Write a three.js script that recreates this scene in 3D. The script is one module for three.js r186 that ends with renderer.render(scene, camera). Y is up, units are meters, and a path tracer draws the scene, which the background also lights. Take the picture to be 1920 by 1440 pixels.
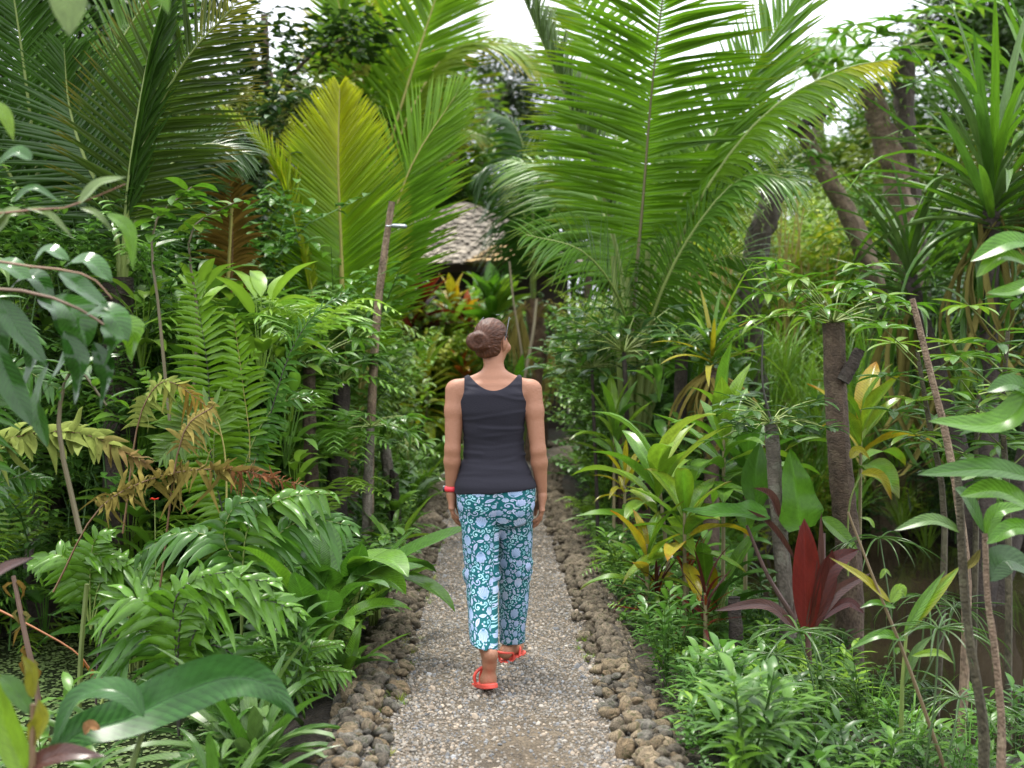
import * as THREE from 'three';
import { mergeGeometries, mergeVertices } from 'three/addons/utils/BufferGeometryUtils.js';

// ---------------------------------------------------------------- camera, sky, sun, exposure
const scene = new THREE.Scene();
const camera = new THREE.PerspectiveCamera(33.4, 4 / 3, 0.05, 400);
camera.position.set(0, 1.55, 0);
camera.rotation.order = 'YXZ';
camera.rotation.set(-0.035, -0.0154, 0);
camera.focus = 6.2;
camera.userData.fStop = 2.2;
camera.updateMatrixWorld(true);

const renderer = new THREE.WebGLRenderer();
renderer.toneMapping = THREE.LinearToneMapping;
renderer.toneMappingExposure = 3.2;
renderer.shadowMap.enabled = true;

{ // bright, thinly overcast sky
  const W = 256, H = 128, d = new Float32Array(W * H * 4);
  for (let y = 0; y < H; y++) for (let x = 0; x < W; x++) {
    const el = ((y + 0.5) / H - 0.5) * Math.PI, up = Math.max(0, Math.sin(el));
    const az = x / W * Math.PI * 2;
    const cl = 0.5 + 0.5 * Math.sin(az * 5 + 2 * Math.sin(el * 7 + az * 3)) * Math.cos(el * 9 + az * 2);
    const b = 0.64 + 0.5 * up, k = (y * W + x) * 4;
    const c = 0.8 + 0.2 * cl;
    d[k] = b * (0.86 + 0.10 * c); d[k + 1] = b * (0.94 + 0.05 * c); d[k + 2] = b * 1.06; d[k + 3] = 1;
    if (el < 0) { d[k] = 0.25; d[k + 1] = 0.27; d[k + 2] = 0.25; }
  }
  const t = new THREE.DataTexture(d, W, H, THREE.RGBAFormat, THREE.FloatType);
  t.mapping = THREE.EquirectangularReflectionMapping; t.magFilter = t.minFilter = THREE.LinearFilter;
  t.needsUpdate = true;
  scene.background = t; scene.environment = t;
}
const sun = new THREE.DirectionalLight(new THREE.Color(1, 0.955, 0.87), 1.5);
sun.position.set(-4, 24, -16); sun.target.position.set(0, 0, -8);
sun.castShadow = true; sun.shadow.radius = 22; sun.shadow.mapSize.set(2048, 2048);
Object.assign(sun.shadow.camera, { left: -26, right: 26, top: 26, bottom: -26, near: 1, far: 80 });
scene.add(sun, sun.target);

// ---------------------------------------------------------------- small tools
const V = (x, y, z) => new THREE.Vector3(x, y, z);
const C = (r, g, b) => new THREE.Color().setRGB(r, g, b);
function rngOf(seed) { let a = (seed * 2654435761) >>> 0 || 1; return () => { a = (a + 0x6D2B79F5) | 0; let t = Math.imul(a ^ (a >>> 15), 1 | a); t = (t + Math.imul(t ^ (t >>> 7), 61 | t)) ^ t; return ((t ^ (t >>> 14)) >>> 0) / 4294967296; }; }
const lerp = (a, b, t) => a + (b - a) * t, clamp = (x, a, b) => Math.min(b, Math.max(a, x));
const sstep = (a, b, x) => { const t = clamp((x - a) / (b - a), 0, 1); return t * t * (3 - 2 * t); };
const hash3 = (x, y, z) => { let h = (x * 374761393 + y * 668265263 + z * 2147483647) | 0; h = Math.imul(h ^ (h >>> 13), 1274126177); return ((h ^ (h >>> 16)) >>> 0) / 4294967296; };
function noise(x, y, z = 0) {
  const X = Math.floor(x), Y = Math.floor(y), Z = Math.floor(z), f = (t) => t * t * (3 - 2 * t), u = f(x - X), v = f(y - Y), w = f(z - Z);
  const n = (i, j, k) => hash3(X + i, Y + j, Z + k);
  return lerp(lerp(lerp(n(0, 0, 0), n(1, 0, 0), u), lerp(n(0, 1, 0), n(1, 1, 0), u), v), lerp(lerp(n(0, 0, 1), n(1, 0, 1), u), lerp(n(0, 1, 1), n(1, 1, 1), u), v), w) * 2 - 1;
}
const fbm = (x, y, z = 0) => noise(x, y, z) * 0.55 + noise(x * 2.1, y * 2.1, z * 2.1) * 0.28 + noise(x * 4.3, y * 4.3, z * 4.3) * 0.17;

// a point of the place seen in direction (px, py) of the 1920 x 1440 survey picture, d metres ahead along the path
const _q = camera.getWorldQuaternion(new THREE.Quaternion());
function P(px, py, d) {
  const v = V((px - 960) / 2400, -(py - 720) / 2400, -1).applyQuaternion(_q);
  return v.multiplyScalar(d / -v.z).add(camera.position);
}
const pathX = (z) => 0.03 + (z < -13.5 ? 0.055 * (z + 13.5) * (z + 13.5) : 0);
const POND_L = { x: -2.35, z: -7.1, rx: 1.25, rz: 2.3 }, POND_R = { x: 3.75, z: -8.9, rx: 2.1, rz: 3.7 };
const inPond = (p, x, z) => Math.hypot((x - p.x) / p.rx, (z - p.z) / p.rz) + 0.12 * noise(x * 1.7, z * 1.7, 3);
function gh(x, z) {            // height of the ground
  const e = Math.abs(x - pathX(z)) - 0.72;
  if (e <= 0) return -0.03;
  let h = -0.03 - 0.27 * sstep(0, 0.55, e) + 0.05 * fbm(x * 1.3, z * 1.3, 1) * sstep(0, 0.6, e);
  h += 0.32 * sstep(12, 19, -z) * sstep(0.3, 1, e);
  for (const p of [POND_L, POND_R]) h -= 0.34 * sstep(1.12, 0.78, inPond(p, x, z));
  return h;
}
const G = (px, d) => { const p = P(px, 700, d); p.y = gh(p.x, p.z); return p; };

// ---------------------------------------------------------------- things
const taken = new Map();
function numbered(name) { const n = taken.get(name) || 0; taken.set(name, n + 1); return n ? name + '_' + String(n).padStart(3, '0') : name; }
function tag(o, label, category, group, kind) {
  o.userData = {}; if (label) o.userData.label = label; if (category) o.userData.category = category;
  if (group) o.userData.group = group; if (kind) o.userData.kind = kind; return o;
}
function thing(name, label, category, pos, group) {
  const o = new THREE.Group(); o.name = numbered(name); o.position.copy(pos); scene.add(o);
  return tag(o, label, category, group);
}
function shadows(m) { m.castShadow = m.receiveShadow = true; return m; }
function add(parent, name, geo, mat, kind) {        // geo is in the parent's own frame
  const m = shadows(new THREE.Mesh(geo, mat)); m.name = name; parent.add(m);
  if (kind) m.userData.kind = kind;
  return m;
}
function addW(root, name, geo, mat, kind, parent = root) {   // geo is in world coordinates, root stands at its base
  geo.translate(-root.position.x, -root.position.y, -root.position.z);
  return add(parent, name, geo, mat, kind);
}

// ---------------------------------------------------------------- textures
function dataTex(S, fn, srgb = true) {
  const d = new Uint8Array(S * S * 4);
  for (let y = 0; y < S; y++) for (let x = 0; x < S; x++) { const c = fn(x / S, y / S), k = (y * S + x) * 4; d[k] = clamp(c[0], 0, 1) * 255; d[k + 1] = clamp(c[1], 0, 1) * 255; d[k + 2] = clamp(c[2], 0, 1) * 255; d[k + 3] = 255; }
  const t = new THREE.DataTexture(d, S, S); t.wrapS = t.wrapT = THREE.RepeatWrapping; t.magFilter = THREE.LinearFilter; t.minFilter = THREE.LinearMipmapLinearFilter; t.generateMipmaps = true;
  if (srgb) t.colorSpace = THREE.SRGBColorSpace; t.needsUpdate = true; return t;
}
// noise that wraps after n cells
function tnoise(u, v, n, s) {
  const x = u * n, y = v * n, X = Math.floor(x), Y = Math.floor(y), f = (t) => t * t * (3 - 2 * t), a = f(x - X), b = f(y - Y), h = (i, j) => hash3(((X + i) % n + n) % n, ((Y + j) % n + n) % n, s);
  return lerp(lerp(h(0, 0), h(1, 0), a), lerp(h(0, 1), h(1, 1), a), b);
}
const leafVeins = dataTex(256, (u, v) => {        // u across (0..1, midrib at .5), v along
  const a = Math.abs(u - 0.5) * 2, line = Math.abs((((v * 14 - a * 2.2) % 1) + 1) % 1 - 0.5) * 2;
  const h = 0.55 + 0.3 * Math.pow(line, 0.5) - 0.35 * Math.exp(-a * a * 900) + 0.12 * (tnoise(u, v, 24, 3) - 0.5);
  return [h, h, h];
}, false);
const leafBlotch = dataTex(256, (u, v) => {
  const n = tnoise(u, v, 6, 1) * 0.5 + tnoise(u, v, 17, 2) * 0.3 + tnoise(u, v, 60, 5) * 0.2, sp = tnoise(u, v, 40, 9) > 0.93 ? 0.82 : 1;
  const b = (0.8 + 0.28 * n) * sp; return [b * (sp < 1 ? 1.08 : 1), b, b * 0.94];
});
const barkTex = dataTex(256, (u, v) => {
  const r = tnoise(u, v, 9, 4) * 0.4 + tnoise(u, v * 3 % 1, 23, 5) * 0.3 + tnoise(u, v, 70, 6) * 0.3, li = sstep(0.62, 0.72, tnoise(u, v, 7, 8) * 0.7 + tnoise(u, v, 30, 2) * 0.3);
  const b = 0.55 + 0.5 * r; return [lerp(b, 0.98, li * 0.7), lerp(b * 0.97, 1, li * 0.7), lerp(b * 0.93, 0.95, li * 0.7)];
});
const barkBump = dataTex(256, (u, v) => { const h = tnoise(u, v, 12, 14) * 0.45 + tnoise(u, (v * 2) % 1, 30, 15) * 0.35 + tnoise(u, v, 90, 16) * 0.2; return [h, h, h]; }, false);
const grainBump = dataTex(256, (u, v) => { const h = tnoise(u, v, 20, 24) * 0.4 + tnoise(u, v, 61, 25) * 0.35 + tnoise(u, v, 120, 26) * 0.25; return [h, h, h]; }, false);
const soilTex = dataTex(512, (u, v) => {
  const n = tnoise(u, v, 5, 31) * 0.35 + tnoise(u, v, 19, 32) * 0.3 + tnoise(u, v, 80, 33) * 0.35, p = tnoise(u, v, 160, 34);
  const b = 0.62 + 0.5 * (n - 0.5) + (p > 0.8 ? 0.16 : p < 0.2 ? -0.14 : 0); return [b, b * 0.97, b * 0.92];
});

// ---------------------------------------------------------------- materials
const cache = new Map();
function leafMat(r, g, b, { gloss = 0.75, rough = 0.27, through = 0.38, big = false, dull = false } = {}) {
  const key = [r, g, b, gloss, rough, through, big].join();
  if (!cache.has(key)) {
    const m = new THREE.MeshPhysicalMaterial({ color: C(r * 0.9, g, b * 0.42), vertexColors: true, side: THREE.DoubleSide, roughness: 0.97, transmission: through, thickness: 0, clearcoat: dull ? 0 : gloss, clearcoatRoughness: rough, specularIntensity: 0.12 });
    m.map = leafBlotch; if (big) { m.bumpMap = leafVeins; m.bumpScale = 0.008; }
    cache.set(key, m);
  }
  return cache.get(key);
}
function barkMat(r, g, b, rough = 0.9) {
  const key = 'bark' + [r, g, b];
  if (!cache.has(key)) cache.set(key, new THREE.MeshStandardMaterial({ color: C(r, g, b), vertexColors: true, roughness: rough, map: barkTex, bumpMap: barkBump, bumpScale: 0.012 }));
  return cache.get(key);
}
function stemMat(r, g, b) {
  const key = 'stem' + [r, g, b];
  if (!cache.has(key)) cache.set(key, new THREE.MeshStandardMaterial({ color: C(r, g, b), vertexColors: true, roughness: 0.6 }));
  return cache.get(key);
}

// ---------------------------------------------------------------- geometry collector
class GB {
  constructor() { this.p = []; this.c = []; this.u = []; this.i = []; }
  v(x, y, z, m, u, v) { this.p.push(x, y, z); if (typeof m === 'number') this.c.push(m, m, m); else this.c.push(m[0], m[1], m[2]); this.u.push(u, v); return this.p.length / 3 - 1; }
  geo() {
    const g = new THREE.BufferGeometry();
    g.setAttribute('position', new THREE.Float32BufferAttribute(this.p, 3)); g.setAttribute('color', new THREE.Float32BufferAttribute(this.c, 3)); g.setAttribute('uv', new THREE.Float32BufferAttribute(this.u, 2));
    g.setIndex(this.i); g.computeVertexNormals(); return g;
  }
}
const SHAPES = {
  lance: (t) => Math.pow(Math.sin(Math.PI * Math.pow(t, 0.72)), 0.9),
  ellipse: (t) => Math.pow(Math.sin(Math.PI * Math.pow(t, 0.9)), 0.75),
  obov: (t) => Math.pow(Math.sin(Math.PI * Math.pow(t, 1.35)), 0.8) * 0.97 + 0.06 * (1 - t),
  strap: (t) => Math.min(1, 0.62 + t * 1.6) * Math.pow(Math.max(0, 1 - Math.pow(t, 3.2)), 0.8),
  cordy: (t) => 0.1 * (1 - t) + Math.pow(Math.sin(Math.PI * Math.pow(t, 1.05)), 0.95),
  heart: (t) => Math.pow(Math.max(0, 1 - t), 0.62) * Math.min(1, 0.55 + t * 2.4),
  blade: (t) => Math.min(1, 0.6 + t * 3) * (1 - t * t),
};
// one leaf along a line of points; up: the way its upper face looks
function leafOn(gb, pts, W, up, o = {}) {
  const { shape = 'lance', seg = 8, fold = 0.25, wave = 0, across = 5, twist = 0, tip = null, tipFrom = 0.75, mid = 1.25, seed = 1, edge = null, pet = 0 } = o;
  const cv = pts.length > 2 ? new THREE.CatmullRomCurve3(pts) : new THREE.LineCurve3(pts[0], pts[1]);
  const f = SHAPES[shape], L = cv.getLength(), R = rngOf(seed), ph = R() * 6.28, ss = across === 5 ? [-1, -0.16, 0, 0.16, 1] : [-1, 0, 1];
  const base = gb.p.length / 3, n = ss.length;
  for (let i = 0; i <= seg; i++) {
    const t = i / seg, p = cv.getPoint(t), T = cv.getTangent(t), S = T.clone().cross(up).normalize();
    if (twist) S.applyAxisAngle(T, twist * t);
    const N = S.clone().cross(T).normalize(), tt = clamp((t - pet) / (1 - pet), 0, 1), w = Math.max(0.012, t < pet ? 0.03 : f(tt)) * W / 2;
    for (let k = 0; k < n; k++) {
      const s = ss[k], lift = Math.abs(s) * fold * w + wave * W * Math.abs(s) * Math.sin(t * 13 * (1 + 0.2 * s) + ph + (s > 0 ? 1.4 : 0));
      let m = s === 0 ? mid : across === 5 && Math.abs(s) < 0.5 ? 0.98 : 1;
      m *= 0.94 + 0.12 * hash3(i, k, seed);
      let col = [m, m, m];
      if (edge && Math.abs(s) === 1) col = edge.map((e) => e * m);
      if (tip && t > tipFrom) { const q = clamp((t - tipFrom) / (1 - tipFrom) * 1.5, 0, 1) * (0.7 + 0.3 * hash3(i, k, seed + 7)); col = col.map((cc, j) => lerp(cc, tip[j] * m, q)); }
      gb.v(p.x + S.x * s * w + N.x * lift, p.y + S.y * s * w + N.y * lift, p.z + S.z * s * w + N.z * lift, col, 0.5 + s * 0.5, t * Math.max(1, Math.round(L / 0.45)));
    }
  }
  for (let i = 0; i < seg; i++) for (let k = 0; k < n - 1; k++) { const a = base + i * n + k; gb.i.push(a, a + 1, a + n, a + 1, a + n + 1, a + n); }
}
// a leaf in its own frame: from the origin along +z, upper face +y, bending down by `bend` radians
function bendPts(L, bend, n = 6, start = 0) {
  const out = [V(0, 0, 0)]; let y = 0, z = 0;
  for (let i = 1; i <= n; i++) { const a = start + bend * Math.pow((i - 0.5) / n, 1.3); y -= Math.sin(a) * L / n; z += Math.cos(a) * L / n; out.push(V(0, y, z)); }
  return out;
}
function leafGeo(L, W, bend, o = {}) { const gb = new GB(); leafOn(gb, bendPts(L, bend, 6), W, V(0, 1, 0.001), o); return gb.geo(); }
function tube(gb, pts, r0, r1, o = {}) {
  const { seg = 8, rad = 6, bump = 0, rings = 0, col = null, flare = 0, seed = 1 } = o;
  const cv = pts.length > 2 ? new THREE.CatmullRomCurve3(pts) : new THREE.LineCurve3(pts[0], pts[1]), L = cv.getLength();
  const base = gb.p.length / 3; let ref = V(0.3, 0.1, 0.95);
  for (let i = 0; i <= seg; i++) {
    const t = i / seg, p = cv.getPoint(t), T = cv.getTangent(t);
    const A = ref.clone().sub(T.clone().multiplyScalar(ref.dot(T))).normalize(), B = T.clone().cross(A); ref = A;
    let r = lerp(r0, r1, t) * (1 + flare * Math.pow(1 - t, 6)); if (rings) r *= 1 + 0.05 * Math.pow(Math.abs(Math.sin(t * rings * Math.PI)), 8);
    for (let k = 0; k <= rad; k++) {
      const a = k / rad * Math.PI * 2, kk = k % rad, rr = r * (1 + bump * (hash3(i, kk, seed) - 0.5) * 2 + bump * noise(i * 0.35, kk * 0.9, seed)), m = 0.85 + 0.3 * hash3(i, kk, seed + 3);
      const c = col ? col(t, a, m) : m;
      gb.v(p.x + (A.x * Math.cos(a) + B.x * Math.sin(a)) * rr, p.y + (A.y * Math.cos(a) + B.y * Math.sin(a)) * rr, p.z + (A.z * Math.cos(a) + B.z * Math.sin(a)) * rr, c, a * r * 3, t * L * 2);
    }
  }
  const n = rad + 1;
  for (let i = 0; i < seg; i++) for (let k = 0; k < rad; k++) { const a = base + i * n + k; gb.i.push(a, a + n, a + 1, a + 1, a + n, a + n + 1); }
  for (const end of [0, seg]) {
    const t = end / seg, p = cv.getPoint(t), c0 = gb.v(p.x, p.y, p.z, 0.8, 0, 0);
    for (let k = 0; k < rad; k++) { const a = base + end * n + k; if (end) gb.i.push(c0, a, a + 1); else gb.i.push(c0, a + 1, a); }
  }
}
const tubeGeo = (pts, r0, r1, o) => { const gb = new GB(); tube(gb, pts, r0, r1, o); return gb.geo(); };

// a pinnate leaf along a line of points: midrib tube and its leaflets
function frondGeo(pts, o = {}) {
  const { n = 60, len = 0.7, w = 0.035, a0 = 70, a1 = 28, face = V(0, 0.3, 1), lift = 0.15, droop = 0.12, t0 = 0.2, r = 0.016, tip = null, tipFrom = 0.7, seed = 1, seg = 4, jit = 0.09, tilt = 0.5, prof = null, sides = [1, -1], sideLen = [1, 1], end = null, endFrom = 0.75, endSpan = 0.18, fray = 0, curl = 0, lenJit = 0, roll = 0.3, wv = 0 } = o;
  const cv = new THREE.CatmullRomCurve3(pts), R = rngOf(seed), gb = new GB(), down = V(0, -1, 0);
  const pr = prof || ((t) => Math.pow(Math.sin(Math.PI * (0.12 + 0.84 * t)), 0.6) * (1 - 0.35 * t));
  for (let i = 0; i < n; i++) {
    const q = i / (n - 1), t = t0 + (1 - t0) * q * 0.995, p0 = cv.getPointAt(t), T = cv.getTangentAt(t), side0 = T.clone().cross(face).normalize(), N = side0.clone().cross(T).normalize();
    for (const s of sides) {
      if (fray && R() < fray) continue;
      const L = len * pr(q) * (1 - lenJit * R()) * (1 + (R() - 0.5) * jit * 2) * sideLen[s > 0 ? 0 : 1]; if (L < 0.02) continue;
      const a = THREE.MathUtils.degToRad(lerp(a0, a1, Math.pow(q, 1.2)) + (R() - 0.5) * jit * 130);
      const D = T.clone().multiplyScalar(Math.cos(a)).addScaledVector(side0, s * Math.sin(a)).addScaledVector(N, lift + (R() - 0.5) * jit * 2).normalize();
      const wd = T.clone().addScaledVector(D, -T.dot(D)).normalize().applyAxisAngle(D, s * tilt + (R() - 0.5) * roll), nn = wd.clone().cross(D).normalize();
      const dr = droop * (0.7 + 0.6 * R()) * (1 - lenJit * R()), base = gb.p.length / 3, vary = 0.86 + 0.28 * R(), sg = seg, endq = end ? sstep(endFrom, endFrom + endSpan, q + (R() - 0.5) * 0.12) : 0;
      const cu = (curl ? (R() - 0.5) * curl : 0) + (endSpan < 0.3 ? endq * (R() - 0.5) * 1.2 : 0);
      for (let j = 0; j <= sg; j++) {
        const u = j / sg, ww = w * (0.5 + 0.5 * pr(q)) * (j === 0 ? 0.5 : Math.pow(Math.max(0, 1 - Math.pow(u, 2.6)), 0.75)) * 0.5 * (1 - (endSpan < 0.3 ? 0.35 : 0) * endq);
        const c = p0.clone().addScaledVector(D, L * u).addScaledVector(down, dr * L * u * u).addScaledVector(nn, cu * L * u * u + (wv ? wv * L * Math.sin(u * 7 + vary * 40) * u : 0));
        let col = [vary, vary, vary];
        if (tip && u > tipFrom) { const k = (u - tipFrom) / (1 - tipFrom) * (0.5 + R()); col = col.map((cc, z) => lerp(cc, tip[z] * vary, clamp(k, 0, 1))); }
        if (endq) col = col.map((cc, z) => lerp(cc, end[z] * vary, endq));
        const wj = j === sg ? 0.0012 : ww;
        gb.v(c.x + wd.x * wj, c.y + wd.y * wj, c.z + wd.z * wj, col, vary * 3, u * 0.7 + q * 3);
        gb.v(c.x + nn.x * wj * 0.45, c.y + nn.y * wj * 0.45, c.z + nn.z * wj * 0.45, col.map((cc) => cc * 1.08), vary * 3 + 0.12, u * 0.7 + q * 3);
        gb.v(c.x - wd.x * wj, c.y - wd.y * wj, c.z - wd.z * wj, col, vary * 3 + 0.24, u * 0.7 + q * 3);
      }
      for (let j = 0; j < sg; j++) { const b = base + j * 3; gb.i.push(b, b + 1, b + 3, b + 1, b + 4, b + 3, b + 1, b + 2, b + 4, b + 2, b + 5, b + 4); }
    }
  }
  return { leaflets: gb.geo(), rachis: tubeGeo(pts, r, r * 0.16, { seg: 16, rad: 6 }) };
}
function addFrond(root, pts, o, mat, rmat, name = 'frond') {    // pts in world coordinates
  const g = frondGeo(pts, o), f = new THREE.Group(); f.name = name; root.add(f);
  addW(root, 'midrib', g.rachis, rmat, null, f); addW(root, 'leaflets', g.leaflets, mat, 'stuff', f);
  return f;
}
const PX = (d, ...a) => a.map(([x, y, dd]) => P(x, y, d + (dd || 0)));

// ---------------------------------------------------------------- ground, path, kerbs, ponds
function sheet(x0, x1, z0, z1, nx, nz, hfn, cfn, uvS = 1) {
  const gb = new GB();
  for (let j = 0; j <= nz; j++) for (let i = 0; i <= nx; i++) {
    const x = typeof x0 === 'function' ? 0 : lerp(x0, x1, i / nx), z = lerp(z0, z1, j / nz);
    gb.v(x, hfn(x, z), z, cfn ? cfn(x, z) : 1, x * uvS, z * uvS);
  }
  for (let j = 0; j < nz; j++) for (let i = 0; i < nx; i++) { const a = j * (nx + 1) + i; gb.i.push(a, a + nx + 1, a + 1, a + 1, a + nx + 1, a + nx + 2); }
  return gb.geo();
}
{
  const soil = new THREE.MeshStandardMaterial({ color: C(0.085, 0.066, 0.042), vertexColors: true, roughness: 1, map: soilTex, bumpMap: grainBump, bumpScale: 0.03 });
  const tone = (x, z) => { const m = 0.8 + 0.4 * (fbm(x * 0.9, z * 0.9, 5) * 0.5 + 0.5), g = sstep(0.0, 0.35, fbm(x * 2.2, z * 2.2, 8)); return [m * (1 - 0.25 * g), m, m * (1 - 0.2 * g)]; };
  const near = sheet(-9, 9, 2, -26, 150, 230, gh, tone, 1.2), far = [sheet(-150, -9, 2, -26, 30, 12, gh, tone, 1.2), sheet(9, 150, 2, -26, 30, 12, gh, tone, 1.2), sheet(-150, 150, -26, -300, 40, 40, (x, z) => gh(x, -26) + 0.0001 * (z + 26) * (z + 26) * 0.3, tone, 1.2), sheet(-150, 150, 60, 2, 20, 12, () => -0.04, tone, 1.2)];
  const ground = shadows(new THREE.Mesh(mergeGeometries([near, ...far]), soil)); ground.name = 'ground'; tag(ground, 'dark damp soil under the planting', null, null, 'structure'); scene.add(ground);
}
const PATHMIN = -21;
{
  const gb = new GB(), nx = 24, nz = 260;
  for (let j = 0; j <= nz; j++) for (let i = 0; i <= nx; i++) {
    const z = lerp(1.5, PATHMIN, j / nz), e = (i / nx - 0.5) * 2, x = pathX(z) + e * 0.62, y = -0.014 + 0.012 * (1 - e * e) + 0.012 * fbm(x * 3, z * 3, 2);
    const bare = Math.exp(-((x - 0.1) ** 2) / 0.05) * sstep(-5.6, -4.6, z + 0.25 * noise(x * 4, z * 4)), m = 0.9 + 0.22 * fbm(x * 4, z * 4, 9), mo = sstep(0.28, 0.5, fbm(x * 5 + 7, z * 5, 4)) * sstep(0.55, 0.85, Math.abs(e)) * 0.75;
    gb.v(x, y, z, [m * lerp(lerp(1, 0.94, bare), 0.6, mo), m * lerp(lerp(1, 0.88, bare), 0.95, mo), m * lerp(lerp(1, 0.82, bare), 0.35, mo)], x * 1.6, z * 1.6);
  }
  for (let j = 0; j < nz; j++) for (let i = 0; i < nx; i++) { const a = j * (nx + 1) + i; gb.i.push(a, a + 1, a + nx + 1, a + 1, a + nx + 2, a + nx + 1); }
  const path = shadows(new THREE.Mesh(gb.geo(), new THREE.MeshStandardMaterial({ color: C(0.27, 0.23, 0.17), vertexColors: true, roughness: 1, map: soilTex, bumpMap: grainBump, bumpScale: 0.02 })));
  path.name = 'path'; tag(path, 'pale gravel footpath between two stone kerbs', null, null, 'structure'); scene.add(path);

  // loose gravel
  const R = rngOf(11), root = new THREE.Group(); root.name = 'gravel'; tag(root, 'loose pale grey and tan gravel on the footpath', 'gravel', null, 'stuff'); scene.add(root);
  const M4 = new THREE.Matrix4(), q = new THREE.Quaternion(), e3 = new THREE.Euler();
  for (let v = 0; v < 4; v++) {
    const g = new THREE.IcosahedronGeometry(1, 0), pa = g.attributes.position;
    for (let i = 0; i < pa.count; i++) { const k = 0.75 + 0.5 * hash3(Math.round(pa.getX(i) * 99), Math.round(pa.getY(i) * 99), v * 31 + Math.round(pa.getZ(i) * 99)); pa.setXYZ(i, pa.getX(i) * k * 1.2, pa.getY(i) * k * 0.7, pa.getZ(i) * k); }
    g.computeVertexNormals();
    const N = 21000, im = shadows(new THREE.InstancedMesh(g, new THREE.MeshStandardMaterial({ color: 0xffffff, roughness: 0.92 }), N)); im.name = 'pebbles'; im.userData.kind = 'stuff';
    for (let i = 0; i < N; i++) {
      let x, z, e, tries = 0;
      do { z = -3.6 - Math.pow(R(), 1.7) * 13.5; e = (R() * 2 - 1); x = pathX(z) + (e + 0.1 * noise(z * 5, e > 0 ? 3 : 8) * Math.abs(e)) * (0.56 + 0.08 * R()); tries++; } while (tries < 8 && R() < 0.86 * Math.exp(-((x - 0.12) ** 2) / 0.07) * sstep(-5.7, -4.8, z + 0.2 * noise(x * 4, z * 4)));
      const big = R(), s = (0.0026 + 0.0042 * R() + (big > 0.988 ? 0.011 * R() : big > 0.93 ? 0.004 : 0)) * (Math.abs(e) > 0.72 ? 1.3 : 1);
      e3.set(R() * 0.8, R() * 6.28, R() * 0.8); q.setFromEuler(e3);
      M4.compose(V(x, -0.013 + 0.012 * (1 - e * e) + 0.012 * fbm(x * 3, z * 3, 2) + s * 0.15, z), q, V(s, s, s)); im.setMatrixAt(i, M4);
      const t = R(), b = 0.12 + 0.23 * R() * R() + (big > 0.9 ? 0.08 * R() : 0); im.setColorAt(i, t < 0.5 ? C(b * 1.05, b * 0.94, b * 0.78) : t < 0.85 ? C(b * 1.12, b * 0.9, b * 0.66) : C(b * 0.76, b * 0.77, b * 0.77));
    }
    root.add(im);
  }
}
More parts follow.
